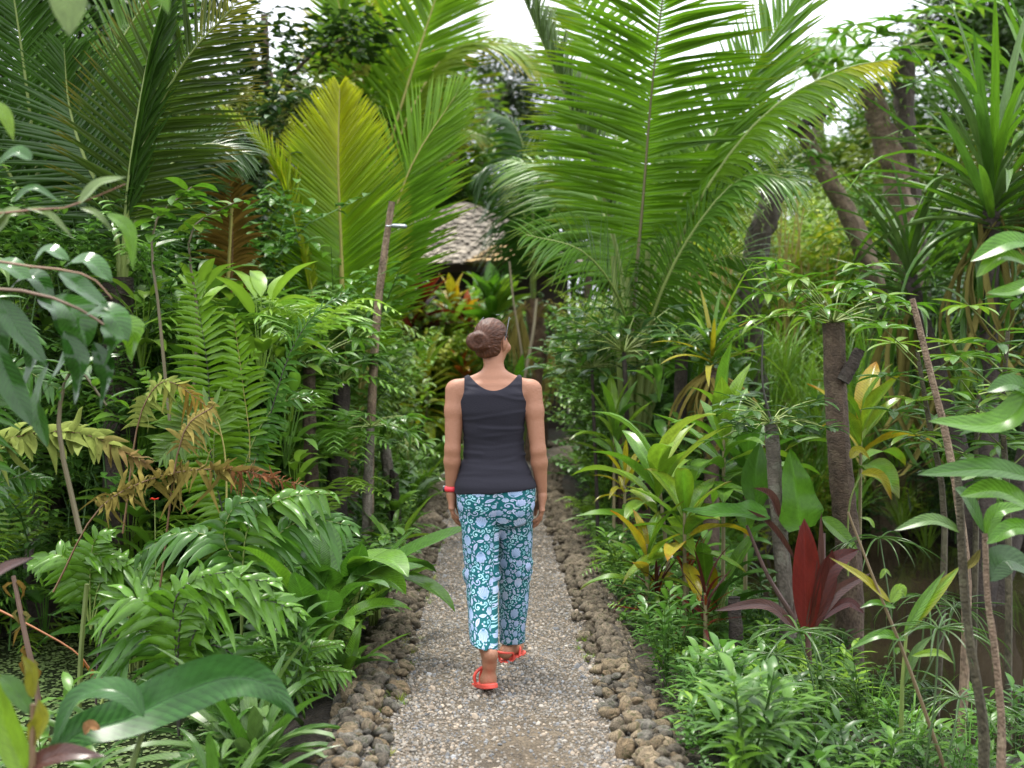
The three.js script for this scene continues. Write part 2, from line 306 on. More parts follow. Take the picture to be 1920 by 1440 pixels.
{ // stone kerbs: small rough stones bedded in earth and mortar
  const stones = [];
  for (let v = 0; v < 10; v++) {
    const g = mergeVertices(new THREE.IcosahedronGeometry(1, 1).deleteAttribute('normal').deleteAttribute('uv')), pa = g.attributes.position;
    for (let i = 0; i < pa.count; i++) { const x = pa.getX(i), y = pa.getY(i), z = pa.getZ(i), k = 0.8 + 0.3 * noise(x * 1.6 + v * 7, y * 1.6, z * 1.6) + 0.3 * hash3(Math.round(x * 50), Math.round(y * 50) + v * 13, Math.round(z * 50)); pa.setXYZ(i, x * k * 1.1, y * k * 0.85, z * k); }
    g.computeVertexNormals();
    { const u = new Float32Array(pa.count * 2); for (let i = 0; i < pa.count; i++) { u[i * 2] = pa.getX(i) * 0.35 + v * 0.17; u[i * 2 + 1] = pa.getZ(i) * 0.35 + pa.getY(i) * 0.3; } g.setAttribute('uv', new THREE.BufferAttribute(u, 2)); }
    const c = new Float32Array(pa.count * 3).fill(1); g.setAttribute('color', new THREE.BufferAttribute(c, 3)); stones.push(g);
  }
  const stoneTex = dataTex(128, (u, v) => { const n = tnoise(u, v, 6, 71) * 0.4 + tnoise(u, v, 20, 72) * 0.35 + tnoise(u, v, 50, 73) * 0.25, m = sstep(0.62, 0.75, tnoise(u, v, 5, 75) * 0.6 + tnoise(u, v, 22, 76) * 0.4); const b = 0.5 + 0.6 * n; return [lerp(b, 0.36, m * 0.5), lerp(b * 0.97, 0.42, m * 0.5), lerp(b * 0.9, 0.24, m * 0.5)]; });
  const sm = [[0.31, 0.25, 0.17], [0.25, 0.21, 0.16], [0.38, 0.31, 0.22], [0.17, 0.15, 0.125], [0.29, 0.22, 0.14], [0.24, 0.23, 0.21]].map((c) => new THREE.MeshStandardMaterial({ color: C(...c), vertexColors: true, roughness: 0.95, map: stoneTex, bumpMap: grainBump, bumpScale: 0.012 }));
  const mortar = new THREE.MeshStandardMaterial({ color: C(0.125, 0.105, 0.075), vertexColors: true, roughness: 1, map: soilTex, bumpMap: grainBump, bumpScale: 0.03 });
  for (const s of [-1, 1]) {
    const R = rngOf(s + 40), root = thing('stone_kerb', s < 0 ? 'low kerb of rough tan stones along the ferny side of the footpath' : 'low kerb of dark mossy stones along the pond side of the footpath', 'kerb', V(0, 0, 0));
    const gb = new GB(), nz = 220, nx = 6;
    for (let j = 0; j <= nz; j++) for (let i = 0; i <= nx; i++) { const z = lerp(1.2, PATHMIN, j / nz), e = i / nx, x = pathX(z) + s * (0.485 + 0.21 * e + 0.015 * noise(z * 2, s, 7)), y = -0.12 + 0.165 * Math.pow(Math.sin(Math.PI * clamp(e * 1.0, 0, 1)), 0.5) + 0.015 * noise(x * 9, z * 9, 5) - (e === 1 ? 0.12 : 0); gb.v(x, y, z, 0.8 + 0.4 * hash3(i, j, 4), x * 2, z * 2); }
    for (let j = 0; j < nz; j++) for (let i = 0; i < nx; i++) { const a = j * (nx + 1) + i; gb.i.push(a, a + 1, a + nx + 1, a + 1, a + nx + 2, a + nx + 1); }
    add(root, 'bedding', gb.geo(), mortar);
    const rest = []; let n = 0, z = -3.7, row = 0;
    const put = (x, y, zz, sc, far) => {
      const g = stones[Math.floor(R() * stones.length)], M = new THREE.Matrix4().compose(V(x, y, zz), new THREE.Quaternion().setFromEuler(new THREE.Euler(R() * 0.7, R() * 6.28, R() * 0.7)), V(sc * (0.85 + 0.5 * R()), sc * (0.7 + 0.35 * R()), sc * (0.85 + 0.5 * R())));
      if (n < 300 && !far) { const m = add(root, 'stone', g, sm[Math.floor(Math.pow(R(), 0.8) * sm.length) % sm.length]); m.applyMatrix4(M); n++; }
      else { const c = g.clone(); const b = 0.75 + 0.5 * R(); c.attributes.color.array.fill(b); c.applyMatrix4(M); rest.push(c); }
    };
    while (z > PATHMIN + 0.5) {
      const sc = 0.017 + 0.021 * R() * R(), step = sc * 1.3;
      for (let k = 0; k < 5; k++) {
        const sz = sc * (0.65 + 0.85 * R()), x = pathX(z) + s * (0.48 + k * 0.048 + (R() - 0.5) * (k ? 0.04 : 0.1));
        put(x, 0.018 + (k === 1 || k === 2 ? 0.03 : 0) - (k === 4 ? 0.05 : 0) + (R() - 0.5) * 0.025, z + (R() - 0.5) * 0.03, sz, z < -9.5);
        if (k === 4) rest.length < 900 && put(x + s * 0.02, -0.09, z, sz, true);
      }
      z -= step * 1.35;
    }
    add(root, 'small_stones', mergeGeometries(rest), sm[1], 'stuff');
  }
}
function pond(name, label, p, level, mat) {
  const gb = new GB(), n = 48; gb.v(p.x, level, p.z, 1, 0, 0);
  for (let i = 0; i <= n; i++) { const a = i / n * 6.2832; gb.v(p.x + Math.cos(a) * p.rx * 1.12, level, p.z + Math.sin(a) * p.rz * 1.12, 1, Math.cos(a), Math.sin(a)); }
  for (let i = 0; i < n; i++) gb.i.push(0, i + 2, i + 1);
  const m = shadows(new THREE.Mesh(gb.geo(), mat)); m.name = name; tag(m, label, null, null, 'structure'); scene.add(m);
}
const waterBump = dataTex(256, (u, v) => { const h = tnoise(u, v, 4, 81) * 0.6 + tnoise(u, v, 11, 82) * 0.4; return [h, h, h]; }, false);
pond('pond_water', 'still dark brown pond water mirroring the sky', POND_R, -0.42, new THREE.MeshPhysicalMaterial({ color: C(0.022, 0.017, 0.01), roughness: 0.04, ior: 1.33, bumpMap: waterBump, bumpScale: 0.006 }));
pond('pond_water_001', 'murky green pond water under floating duckweed', POND_L, -0.42, new THREE.MeshPhysicalMaterial({ color: C(0.02, 0.026, 0.012), roughness: 0.08, ior: 1.33 }));
{ // duckweed
  const R = rngOf(5), g = new THREE.CircleGeometry(1, 6); g.rotateX(-Math.PI / 2);
  const N = 15000, im = shadows(new THREE.InstancedMesh(g, new THREE.MeshStandardMaterial({ color: 0xffffff, roughness: 0.7, side: THREE.DoubleSide }), N)), M4 = new THREE.Matrix4();
  let n = 0;
  for (let i = 0; i < N * 3 && n < N; i++) {
    const x = POND_L.x + (R() * 2 - 1) * POND_L.rx * 1.1, z = POND_L.z + (R() * 2 - 1) * POND_L.rz * 1.1; if (inPond(POND_L, x, z) > 1.1 || fbm(x * 2, z * 2, 3) + R() * 0.7 < 0.1) continue;
    const s = 0.006 + 0.009 * R(); M4.compose(V(x, -0.416 + 0.003 * R(), z), new THREE.Quaternion().setFromEuler(new THREE.Euler((R() - 0.5) * 0.3, R() * 6, (R() - 0.5) * 0.3)), V(s, s, s)); im.setMatrixAt(n, M4);
    const b = 0.6 + 0.7 * R(); im.setColorAt(n, C(0.10 * b, 0.15 * b, 0.035 * b)); n++;
  }
  im.count = n; im.name = 'duckweed'; tag(im, 'bright green duckweed floating on the pond beside the path', 'duckweed', null, 'stuff'); scene.add(im);
}

// ---------------------------------------------------------------- thatched hut at the end of the path
{
  const c = P(868, 600, 23); c.y = gh(c.x, c.z);
  const h = thing('thatched_hut', 'thatched hut with grey straw roof half hidden at the end of the path', 'hut', c), R = rngOf(77);
  const thatch = new THREE.MeshStandardMaterial({ color: C(0.25, 0.215, 0.165), vertexColors: true, roughness: 1, side: THREE.DoubleSide }), straw = new THREE.MeshStandardMaterial({ color: C(0.42, 0.29, 0.13), vertexColors: true, roughness: 1, side: THREE.DoubleSide });
  const wood = barkMat(0.09, 0.06, 0.04), wall = new THREE.MeshStandardMaterial({ color: C(0.028, 0.02, 0.014), roughness: 1 });
  const y0 = P(868, 508, 23).y - c.y, y1 = y0 + 1.15;
  const strips = (hw, hd, ya, yb, n, rows) => { const gb = new GB();
    for (let r = 0; r < rows; r++) for (let i = 0; i < n; i++) {
      const a = (i + R()) / n * 6.2832, t = r / rows + R() * 0.06, cx = Math.cos(a), cz = Math.sin(a), k = 1 / Math.max(Math.abs(cx), Math.abs(cz)) * 0.55 + 0.45, f = (q) => [cx * hw * k * (1 - q * 0.94), lerp(ya, yb, q), cz * hd * k * (1 - q * 0.94)];
      const A = f(t + 1 / rows * 1.2), B = f(Math.max(t - 0.02, -0.06 - R() * 0.05)), w = 0.03 + 0.03 * R(), lift = 0.03 + 0.05 * R(), m = 0.6 + 0.7 * R(), b = gb.p.length / 3;
      const tx = -cz * w, tz = cx * w;
      gb.v(A[0] - tx, A[1], A[2] - tz, m, 0, 0); gb.v(A[0] + tx, A[1], A[2] + tz, m, 0, 0); gb.v(B[0] + tx + cx * lift, B[1] + lift * 0.5, B[2] + tz + cz * lift, m * 0.95, 0, 0); gb.v(B[0] - tx + cx * lift, B[1] + lift * 0.5, B[2] - tz + cz * lift, m * 0.95, 0, 0); gb.i.push(b, b + 1, b + 2, b, b + 2, b + 3);
    } return gb.geo(); };
  const cone = (hw, hd, ya, yb) => { const gb = new GB(); const n = 40; for (let r = 0; r <= 6; r++) for (let i = 0; i <= n; i++) { const a = i / n * 6.2832, cx = Math.cos(a), cz = Math.sin(a), k = 1 / Math.max(Math.abs(cx), Math.abs(cz)) * 0.55 + 0.45, q = r / 6; gb.v(cx * hw * k * (1 - q * 0.94), lerp(ya, yb, q), cz * hd * k * (1 - q * 0.94), 0.8 + 0.3 * R(), 0, 0); } for (let r = 0; r < 6; r++) for (let i = 0; i < n; i++) { const a = r * (n + 1) + i; gb.i.push(a, a + n + 1, a + 1, a + 1, a + n + 1, a + n + 2); } return gb.geo(); };
  const roof = add(h, 'roof', cone(2.5, 2.2, y0, y1), thatch); add(roof, 'thatch', strips(2.52, 2.22, y0, y1, 190, 14), thatch, 'stuff');
  const porch = new THREE.Group(); porch.name = 'porch_roof'; porch.position.set(P(950, 500, 21).x - c.x, 0, 2.1); h.add(porch);
  const yp = P(868, 497, 21).y - c.y;
  add(porch, 'porch_cover', cone(0.62, 0.7, yp, yp + 0.36), straw); add(porch, 'porch_thatch', strips(0.63, 0.71, yp, yp + 0.36, 80, 5), straw, 'stuff');
  add(h, 'wall', new THREE.BoxGeometry(3.6, y0 - 0.1, 3), wall).position.set(0, (y0 - 0.1) / 2, 0);
  for (const [x, z] of [[-2.1, 1.8], [2.1, 1.8], [-2.1, -1.8], [2.1, -1.8]]) add(h, 'post', tubeGeo([V(x, -0.2, z), V(x, y0 + 0.15, z)], 0.07, 0.06), wood);
}

// ---------------------------------------------------------------- trees behind
function crownGeo(seed, n, leaf, lumps, flat = 0.8) {
  const R = rngOf(seed), gb = new GB(), cl = [];
  for (let i = 0; i < lumps; i++) { const a = R() * 6.28, r = Math.sqrt(R()) * 0.72, y = (R() * 1.5 - 0.6) * flat; cl.push([Math.cos(a) * r, y * (1 - r * 0.5), Math.sin(a) * r, 0.2 + 0.22 * R()]); }
  for (let i = 0; i < n; i++) {
    const c = cl[Math.floor(R() * lumps)], th = R() * 6.28, ph = Math.acos(2 * R() - 1), rr = c[3] * Math.pow(R(), 0.45);
    const x = c[0] + Math.sin(ph) * Math.cos(th) * rr, y = c[1] + Math.cos(ph) * rr * 0.75, z = c[2] + Math.sin(ph) * Math.sin(th) * rr;
    const d = V(Math.cos(th) + R() - 0.5, -0.4 + R() * 0.8, Math.sin(th) + R() - 0.5).normalize(), up = V(R() - 0.5, 1, R() - 0.5), S = d.clone().cross(up).normalize(), N = S.clone().cross(d), L = leaf * (0.6 + 0.8 * R()), w = L * 0.24, m = 0.7 + 0.6 * R(), b = gb.p.length / 3, col = R() < 0.06 ? [m * 1.4, m * 1.15, m * 0.7] : [m, m, m];
    gb.v(x, y, z, col, 0, 0); const mx = x + d.x * L * 0.45, my = y + d.y * L * 0.45, mz = z + d.z * L * 0.45;
    gb.v(mx + S.x * w + N.x * w * 0.4, my + S.y * w + N.y * w * 0.4, mz + S.z * w + N.z * w * 0.4, col, 0, 0); gb.v(mx - S.x * w + N.x * w * 0.4, my - S.y * w + N.y * w * 0.4, mz - S.z * w + N.z * w * 0.4, col, 0, 0);
    gb.v(x + d.x * L, y + d.y * L - L * 0.15, z + d.z * L, col, 0, 0); gb.i.push(b, b + 1, b + 3, b, b + 3, b + 2);
  }
  return { geo: gb.geo(), cl };
}
const CR = [crownGeo(1, 7000, 0.075, 22), crownGeo(2, 7000, 0.07, 28, 1.0), crownGeo(3, 6000, 0.085, 18, 0.7), crownGeo(4, 8000, 0.06, 34, 1.1), crownGeo(5, 2700, 0.08, 15, 0.9)];
function tree(label, px, d, topPy, r, kind, mat, o = {}) {
  const b = G(px, d), top = P(px, topPy, d).y, t = thing(o.name || 'broadleaf_tree', label, 'tree', b, o.group), R = rngOf(px + d * 7), crown = CR[kind], cy = top - b.y - r * 0.85 * (o.tall || 1), gb = new GB(), w = o.trunk || 0.11;
  tube(gb, [V(0, -0.2, 0), V((R() - 0.5) * 0.4, cy * 0.4, 0), V(0, cy * 0.8, (R() - 0.5) * 0.4), V(0, cy + r * 0.3, 0)], w * 1.3, w * 0.45, { seg: 12, rad: 8, bump: 0.1, flare: 0.5 });
  for (let i = 0; i < 9; i++) { const c = crown.cl[i]; tube(gb, [V(0, cy - r * 0.35, 0), V(c[0] * r * 0.5, cy + c[1] * r * 0.3, c[2] * r * 0.5), V(c[0] * r, cy + c[1] * r, c[2] * r)], w * 0.4, w * 0.1, { seg: 5, rad: 5 }); }
  add(t, 'trunk', gb.geo(), o.bark || barkMat(0.13, 0.1, 0.075));
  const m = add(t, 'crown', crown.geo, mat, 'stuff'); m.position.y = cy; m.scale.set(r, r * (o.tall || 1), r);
  return t;
}
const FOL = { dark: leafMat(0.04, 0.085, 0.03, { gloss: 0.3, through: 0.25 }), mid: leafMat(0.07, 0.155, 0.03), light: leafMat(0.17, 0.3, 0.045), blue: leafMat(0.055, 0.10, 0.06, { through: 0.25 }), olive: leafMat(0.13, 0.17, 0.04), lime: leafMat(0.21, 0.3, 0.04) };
const tr = (label, px, d, py, r, k, f, o) => tree(label, px, d, py, r, k, FOL[f], o);
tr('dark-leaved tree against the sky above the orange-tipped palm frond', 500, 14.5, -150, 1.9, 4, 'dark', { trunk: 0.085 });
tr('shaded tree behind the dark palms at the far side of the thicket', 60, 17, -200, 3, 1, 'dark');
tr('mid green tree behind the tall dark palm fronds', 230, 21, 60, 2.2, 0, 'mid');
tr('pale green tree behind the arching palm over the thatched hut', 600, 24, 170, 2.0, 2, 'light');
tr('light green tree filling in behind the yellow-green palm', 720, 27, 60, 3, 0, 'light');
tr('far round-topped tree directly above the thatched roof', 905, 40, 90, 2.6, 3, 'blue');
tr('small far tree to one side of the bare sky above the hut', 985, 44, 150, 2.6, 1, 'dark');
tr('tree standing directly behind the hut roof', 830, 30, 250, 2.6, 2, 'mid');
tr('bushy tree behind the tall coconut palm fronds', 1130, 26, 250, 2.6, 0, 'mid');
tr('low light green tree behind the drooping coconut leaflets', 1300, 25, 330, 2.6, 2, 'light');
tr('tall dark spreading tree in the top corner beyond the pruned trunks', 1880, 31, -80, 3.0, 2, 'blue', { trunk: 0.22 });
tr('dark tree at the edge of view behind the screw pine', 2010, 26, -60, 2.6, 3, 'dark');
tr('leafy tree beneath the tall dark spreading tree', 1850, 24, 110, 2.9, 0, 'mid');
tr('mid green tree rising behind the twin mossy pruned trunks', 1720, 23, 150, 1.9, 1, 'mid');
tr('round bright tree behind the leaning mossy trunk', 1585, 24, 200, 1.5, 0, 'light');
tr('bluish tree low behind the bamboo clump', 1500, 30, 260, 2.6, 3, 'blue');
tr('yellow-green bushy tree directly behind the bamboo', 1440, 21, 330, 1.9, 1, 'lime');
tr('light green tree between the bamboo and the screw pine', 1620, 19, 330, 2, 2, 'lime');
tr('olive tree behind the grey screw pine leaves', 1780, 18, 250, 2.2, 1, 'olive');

// ---------------------------------------------------------------- sprigs for the undergrowth
const K = {};
function sprig(seed, fn) { const gb = new GB(); fn(gb, rngOf(seed)); return gb.geo(); }
const az = (a, e) => V(Math.cos(a) * Math.cos(e), Math.sin(e), Math.sin(a) * Math.cos(e));
function freeLeaf(gb, p, d, L, W, bend, o) {
  const pts = [p]; let c = p.clone(), D = d.clone(); for (let i = 0; i < 3; i++) { c = c.clone().addScaledVector(D, L / 3); pts.push(c); D = D.clone().add(V(0, -bend / 3, 0)).normalize(); }
  leafOn(gb, pts, W, V(0.01, 1, 0.02), { seg: 4, across: 3, ...o });
}
K.ovate = [1, 2, 3].map((s) => sprig(s, (gb, R) => { for (let k = 0; k < 4; k++) { const a0 = R() * 6.28, lean = 0.1 + 0.25 * R(), h = 0.18 + 0.2 * R(), top = V(Math.cos(a0) * lean * h * 2, h, Math.sin(a0) * lean * h * 2); tube(gb, [V(0, 0, 0), top], 0.003, 0.0015, { seg: 2, rad: 3 }); for (let i = 0; i < 9; i++) { const q = 0.35 + 0.65 * i / 8; freeLeaf(gb, top.clone().multiplyScalar(q), az(a0 + i * 2.4, 0.1 + 0.6 * R()), 0.05 + 0.04 * R(), 0.032 + 0.018 * R(), 0.8, { shape: 'ellipse', seed: i + k * 9 + s }); } } }));
K.lance = [1, 2, 3].map((s) => sprig(s + 10, (gb, R) => { for (let k = 0; k < 3; k++) { const a0 = R() * 6.28, h = 0.16 + 0.26 * R(), top = V(Math.cos(a0) * 0.1, h, Math.sin(a0) * 0.1); tube(gb, [V(0, 0, 0), top], 0.004, 0.002, { seg: 2, rad: 3 }); for (let i = 0; i < 9; i++) freeLeaf(gb, top.clone().multiplyScalar(0.5 + 0.5 * i / 8), az(a0 + i * 2.4, 0.25 + 0.5 * i / 9), 0.1 + 0.06 * R(), 0.026 + 0.012 * R(), 0.9, { seed: i + s }); } }));
K.branch = [1, 2, 3, 4].map((s) => sprig(s + 20, (gb, R) => { const a0 = R() * 6.28, main = az(a0, 0.7); for (let k = 0; k < 5; k++) { const d = az(a0 + (R() - 0.5) * 2.4, 0.2 + R() * 0.9), st = main.clone().multiplyScalar(0.12 * k), en = st.clone().addScaledVector(d, 0.22 + 0.2 * R()); tube(gb, [st, en], 0.004, 0.0015, { seg: 1, rad: 3 }); for (let i = 0; i < 9; i++) freeLeaf(gb, st.clone().lerp(en, (i + 1) / 9), az(R() * 6.28, -0.2 + 0.8 * R()), 0.07 + 0.05 * R(), 0.034 + 0.02 * R(), 0.8, { shape: 'ellipse', seed: i + s * 5 }); } tube(gb, [V(0, -0.3, 0), V(0, 0, 0), main.clone().multiplyScalar(0.5)], 0.007, 0.003, { seg: 3, rad: 4 }); }));
K.broad = [1, 2, 3].map((s) => sprig(s + 30, (gb, R) => { for (let i = 0; i < 12; i++) { const a = i * 2.4, h = 0.1 + 0.35 * R(), p = V(Math.cos(a) * 0.05, h, Math.sin(a) * 0.05); tube(gb, [V(0, 0, 0), p], 0.005, 0.003, { seg: 1, rad: 3 }); freeLeaf(gb, p, az(a, 0.2 + 0.8 * R()), 0.2 + 0.16 * R(), 0.07 + 0.04 * R(), 1.1, { seg: 6, shape: 'lance', seed: i + s }); } }));
K.grass = [1, 2].map((s) => sprig(s + 40, (gb, R) => { for (let i = 0; i < 26; i++) { const a = R() * 6.28; freeLeaf(gb, V(Math.cos(a) * 0.03, 0, Math.sin(a) * 0.03), az(a, 0.9 + 0.5 * R()), 0.25 + 0.25 * R(), 0.008 + 0.005 * R(), 1.4, { shape: 'blade', seed: i }); } }));
K.fern = [1, 2, 3].map((s) => sprig(s + 50, (gb, R) => { for (let k = 0; k < 6; k++) { const a = k * 1.05 + R() * 0.6, L = 0.4 + 0.2 * R(), pts = [V(0, 0, 0), az(a, 1).multiplyScalar(L * 0.4), az(a, 0.7).multiplyScalar(L * 0.75), az(a, 0.35).multiplyScalar(L)]; const g = frondGeo(pts, { n: 13, len: 0.13, w: 0.024, a0: 80, a1: 50, face: V(0.01, 1, 0.02), lift: 0.05, droop: 0.25, t0: 0.15, r: 0.004, seg: 2, seed: k + s * 7 }).leaflets; const off = gb.p.length / 3; gb.p.push(...g.attributes.position.array); gb.c.push(...g.attributes.color.array); gb.u.push(...g.attributes.uv.array); for (const q of g.index.array) gb.i.push(q + off); } }));
const UG = new THREE.MeshPhysicalMaterial({ color: 0xffffff, vertexColors: true, side: THREE.DoubleSide, roughness: 0.97, transmission: 0.38, thickness: 0, clearcoat: 0.7, clearcoatRoughness: 0.32, specularIntensity: 0.12 });
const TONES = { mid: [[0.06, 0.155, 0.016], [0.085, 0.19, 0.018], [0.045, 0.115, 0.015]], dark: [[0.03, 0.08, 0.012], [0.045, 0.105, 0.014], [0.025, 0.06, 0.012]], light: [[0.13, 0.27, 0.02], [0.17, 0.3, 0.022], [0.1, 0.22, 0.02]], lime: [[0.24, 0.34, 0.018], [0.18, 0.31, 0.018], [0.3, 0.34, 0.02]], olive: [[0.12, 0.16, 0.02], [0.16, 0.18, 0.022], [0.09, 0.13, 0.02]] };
// a mass of undergrowth: [sprig kind, tone, how many, where(R) -> [x, y, z, scale]]
function mass(name, label, category, rows, seed) {
  const root = new THREE.Group(); root.name = numbered(name); tag(root, label, category, null, 'stuff'); scene.add(root);
  const R = rngOf(seed), M4 = new THREE.Matrix4(), q = new THREE.Quaternion();
  for (const [kind, tone, count, where] of rows) {
    const per = K[kind].map(() => []);
    for (let i = 0; i < count; i++) { const w = where(R); if (w) per[i % per.length].push(w); }
    per.forEach((list, v) => {
      if (!list.length) return;
      const im = shadows(new THREE.InstancedMesh(K[kind][v], UG, list.length)); im.name = 'leaves'; im.userData.kind = 'stuff';
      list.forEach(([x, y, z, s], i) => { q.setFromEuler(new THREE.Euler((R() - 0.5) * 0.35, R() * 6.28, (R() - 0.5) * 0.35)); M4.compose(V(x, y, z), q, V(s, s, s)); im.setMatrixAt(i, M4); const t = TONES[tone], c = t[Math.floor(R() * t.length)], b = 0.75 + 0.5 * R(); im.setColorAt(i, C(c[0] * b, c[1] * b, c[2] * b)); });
      root.add(im);
    });
  }
  return root;
}
// a place on the ground between picture columns px0..px1 and depths d0..d1, at least `clear` from the path's edge
const onGround = (px0, px1, d0, d1, s0, s1, clear = 0.06, ponds = true) => (R) => {
  const d = Math.sqrt(lerp(d0 * d0, d1 * d1, R())), p = G(lerp(px0, px1, R()), d), e = Math.abs(p.x - pathX(p.z)) - 0.72; if (e < clear) return null;
  if (ponds && (inPond(POND_L, p.x, p.z) < 0.95 || inPond(POND_R, p.x, p.z) < 0.95)) return null;
  return [p.x, p.y, p.z, lerp(s0, s1, R())];
};
// anywhere up to the picture height py(px) above the ground
const inMass = (px0, px1, d0, d1, py, s0, s1, clear = 0.15) => (R) => {
  const d = lerp(d0, d1, R()), px = lerp(px0, px1, R()), p = G(px, d), e = Math.abs(p.x - pathX(p.z)) - 0.72; if (e < clear) return null;
  const t = (typeof py === 'function' ? py(px) : py) + 35 * noise(px * 0.02, d, 3), top = P(px, t, d).y, y = lerp(p.y + 0.1, top, Math.pow(R(), 0.75)); if (top < p.y) return null;
  return [p.x, y, p.z, lerp(s0, s1, R())];
};
mass('undergrowth', 'low leafy ground cover along the ferny side of the path', 'undergrowth', [
  ['ovate', 'mid', 700, onGround(-150, 700, 5.6, 11, 0.7, 1.4)], ['ovate', 'light', 240, onGround(-100, 760, 5.6, 12, 0.6, 1.2)], ['lance', 'mid', 260, onGround(-100, 740, 4.5, 11, 0.8, 1.5)], ['broad', 'dark', 90, onGround(-100, 680, 6, 11, 0.7, 1.2)], ['fern', 'mid', 90, onGround(0, 720, 6, 12, 0.7, 1.2)], ['grass', 'mid', 60, onGround(0, 740, 6, 12, 0.6, 1)],
  ['ovate', 'light', 260, onGround(690, 850, 8, 19, 0.5, 0.9, 0)], ['broad', 'light', 60, onGround(720, 850, 9, 19, 0.5, 0.9, 0)], ['grass', 'mid', 90, onGround(700, 850, 10, 19, 0.6, 1.1, 0)]], 3);
mass('undergrowth', 'low herbs and seedlings between the path and the brown pond', 'undergrowth', [
  ['lance', 'mid', 110, onGround(1100, 1560, 4.3, 9, 0.7, 1.25)], ['lance', 'mid', 32, onGround(1150, 1420, 4.2, 6, 0.55, 0.95, 0.02)], ['lance', 'mid', 40, onGround(1560, 2050, 4.3, 6, 0.5, 0.9)], ['lance', 'dark', 60, onGround(1100, 2050, 4.3, 9, 0.6, 1.0)], ['lance', 'light', 45, onGround(1090, 1650, 4.3, 8.5, 0.6, 1.0)], ['ovate', 'mid', 220, onGround(1080, 1700, 4.4, 12, 0.5, 0.9)], ['grass', 'mid', 40, onGround(1200, 2000, 4.5, 9, 0.6, 1.0)], ['ovate', 'mid', 150, onGround(1060, 1330, 4.3, 9, 0.3, 0.6, -0.02)], ['ovate', 'light', 60, onGround(560, 760, 4.3, 9, 0.25, 0.45, -0.02)], ['fern', 'light', 110, onGround(1090, 1400, 6.5, 12, 0.5, 0.8)],
  ['ovate', 'light', 420, onGround(1400, 2000, 11, 20, 0.7, 1.5)], ['grass', 'light', 200, onGround(1400, 1900, 12, 20, 0.8, 1.5)]], 4);
mass('moss_tufts', 'tiny tufts of moss and grass along the gravel edges', 'moss', [['grass', 'lime', 420, (R) => { const s = R() < 0.5 ? -1 : 1, z = -4 - 9 * R() * R(), cl = fbm(z * 2.2, s * 5, 9); if (cl < 0.02) return null; return [pathX(z) + s * (0.40 + 0.12 * R()), -0.012, z, 0.06 + 0.07 * R()]; }]], 14);
mass('thicket', 'dense shaded thicket behind the ferns', 'thicket', [
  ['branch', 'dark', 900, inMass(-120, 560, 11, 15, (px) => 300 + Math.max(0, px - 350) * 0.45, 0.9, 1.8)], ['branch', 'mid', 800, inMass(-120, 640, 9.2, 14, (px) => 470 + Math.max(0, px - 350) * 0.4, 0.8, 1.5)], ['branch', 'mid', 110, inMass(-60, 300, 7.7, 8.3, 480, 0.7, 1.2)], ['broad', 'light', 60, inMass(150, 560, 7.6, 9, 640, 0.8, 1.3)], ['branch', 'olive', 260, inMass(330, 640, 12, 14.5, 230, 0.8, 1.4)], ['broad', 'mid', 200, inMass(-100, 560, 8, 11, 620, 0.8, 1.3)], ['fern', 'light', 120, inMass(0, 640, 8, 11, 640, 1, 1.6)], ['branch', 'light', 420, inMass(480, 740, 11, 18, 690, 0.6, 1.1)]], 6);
mass('thicket', 'bright flowering thicket across the end of the path below the hut', 'thicket', [
  ['branch', 'light', 620, inMass(690, 960, 17, 20.5, 660, 0.6, 1.1, -9)], ['branch', 'mid', 420, inMass(690, 1000, 17.8, 20.5, 630, 0.6, 1.1, -9)], ['branch', 'lime', 160, inMass(740, 900, 16.5, 19, 640, 0.6, 1, 0.05)], ['broad', 'light', 90, inMass(700, 960, 17, 20, 600, 0.8, 1.2, -9)]].map((r) => [r[0], r[1], r[2], (R) => { const w = r[3](R); return w && w[2] > -18 && Math.abs(w[0] - pathX(w[2])) < 0.75 ? null : w; }]), 7);
mass('hedge', 'dense mixed green hedge on the pond side of the path beyond the palm', 'hedge', [
  ['branch', 'mid', 330, inMass(1160, 1340, 11.3, 17, 640, 0.5, 1.0)], ['branch', 'mid', 420, inMass(1010, 1150, 9.4, 17, (px) => 620 + Math.abs(px - 1130) * 0.2, 0.5, 1.0)], ['branch', 'light', 360, inMass(1010, 1140, 9, 17, 620, 0.5, 1.0)], ['branch', 'light', 260, inMass(1150, 1330, 11.3, 17, 600, 0.5, 1.0)], ['branch', 'lime', 320, inMass(1010, 1300, 11.5, 18, 590, 0.5, 0.9)], ['ovate', 'light', 160, inMass(1020, 1140, 8, 14, 820, 0.7, 1.2)], ['broad', 'mid', 60, inMass(1220, 1400, 8.8, 12, 720, 0.7, 1.2)]], 8);
mass('thicket', 'sunlit tangle of shrubs beyond the pond', 'thicket', [
  ['branch', 'light', 620, inMass(1330, 2000, 15, 20, (px) => 520 - Math.max(0, px - 1600) * 0.2, 0.9, 1.6)], ['branch', 'lime', 420, inMass(1360, 1680, 14.5, 18, 500, 0.8, 1.4)], ['branch', 'mid', 420, inMass(1600, 2050, 15, 19, 430, 0.9, 1.7)], ['branch', 'dark', 220, inMass(1700, 2050, 11.5, 13, 620, 0.8, 1.4)], ['ovate', 'lime', 300, onGround(1400, 1760, 11.5, 16, 1, 1.8)], ['grass', 'light', 160, inMass(1380, 1900, 11, 15, 700, 1.2, 2)]], 9);

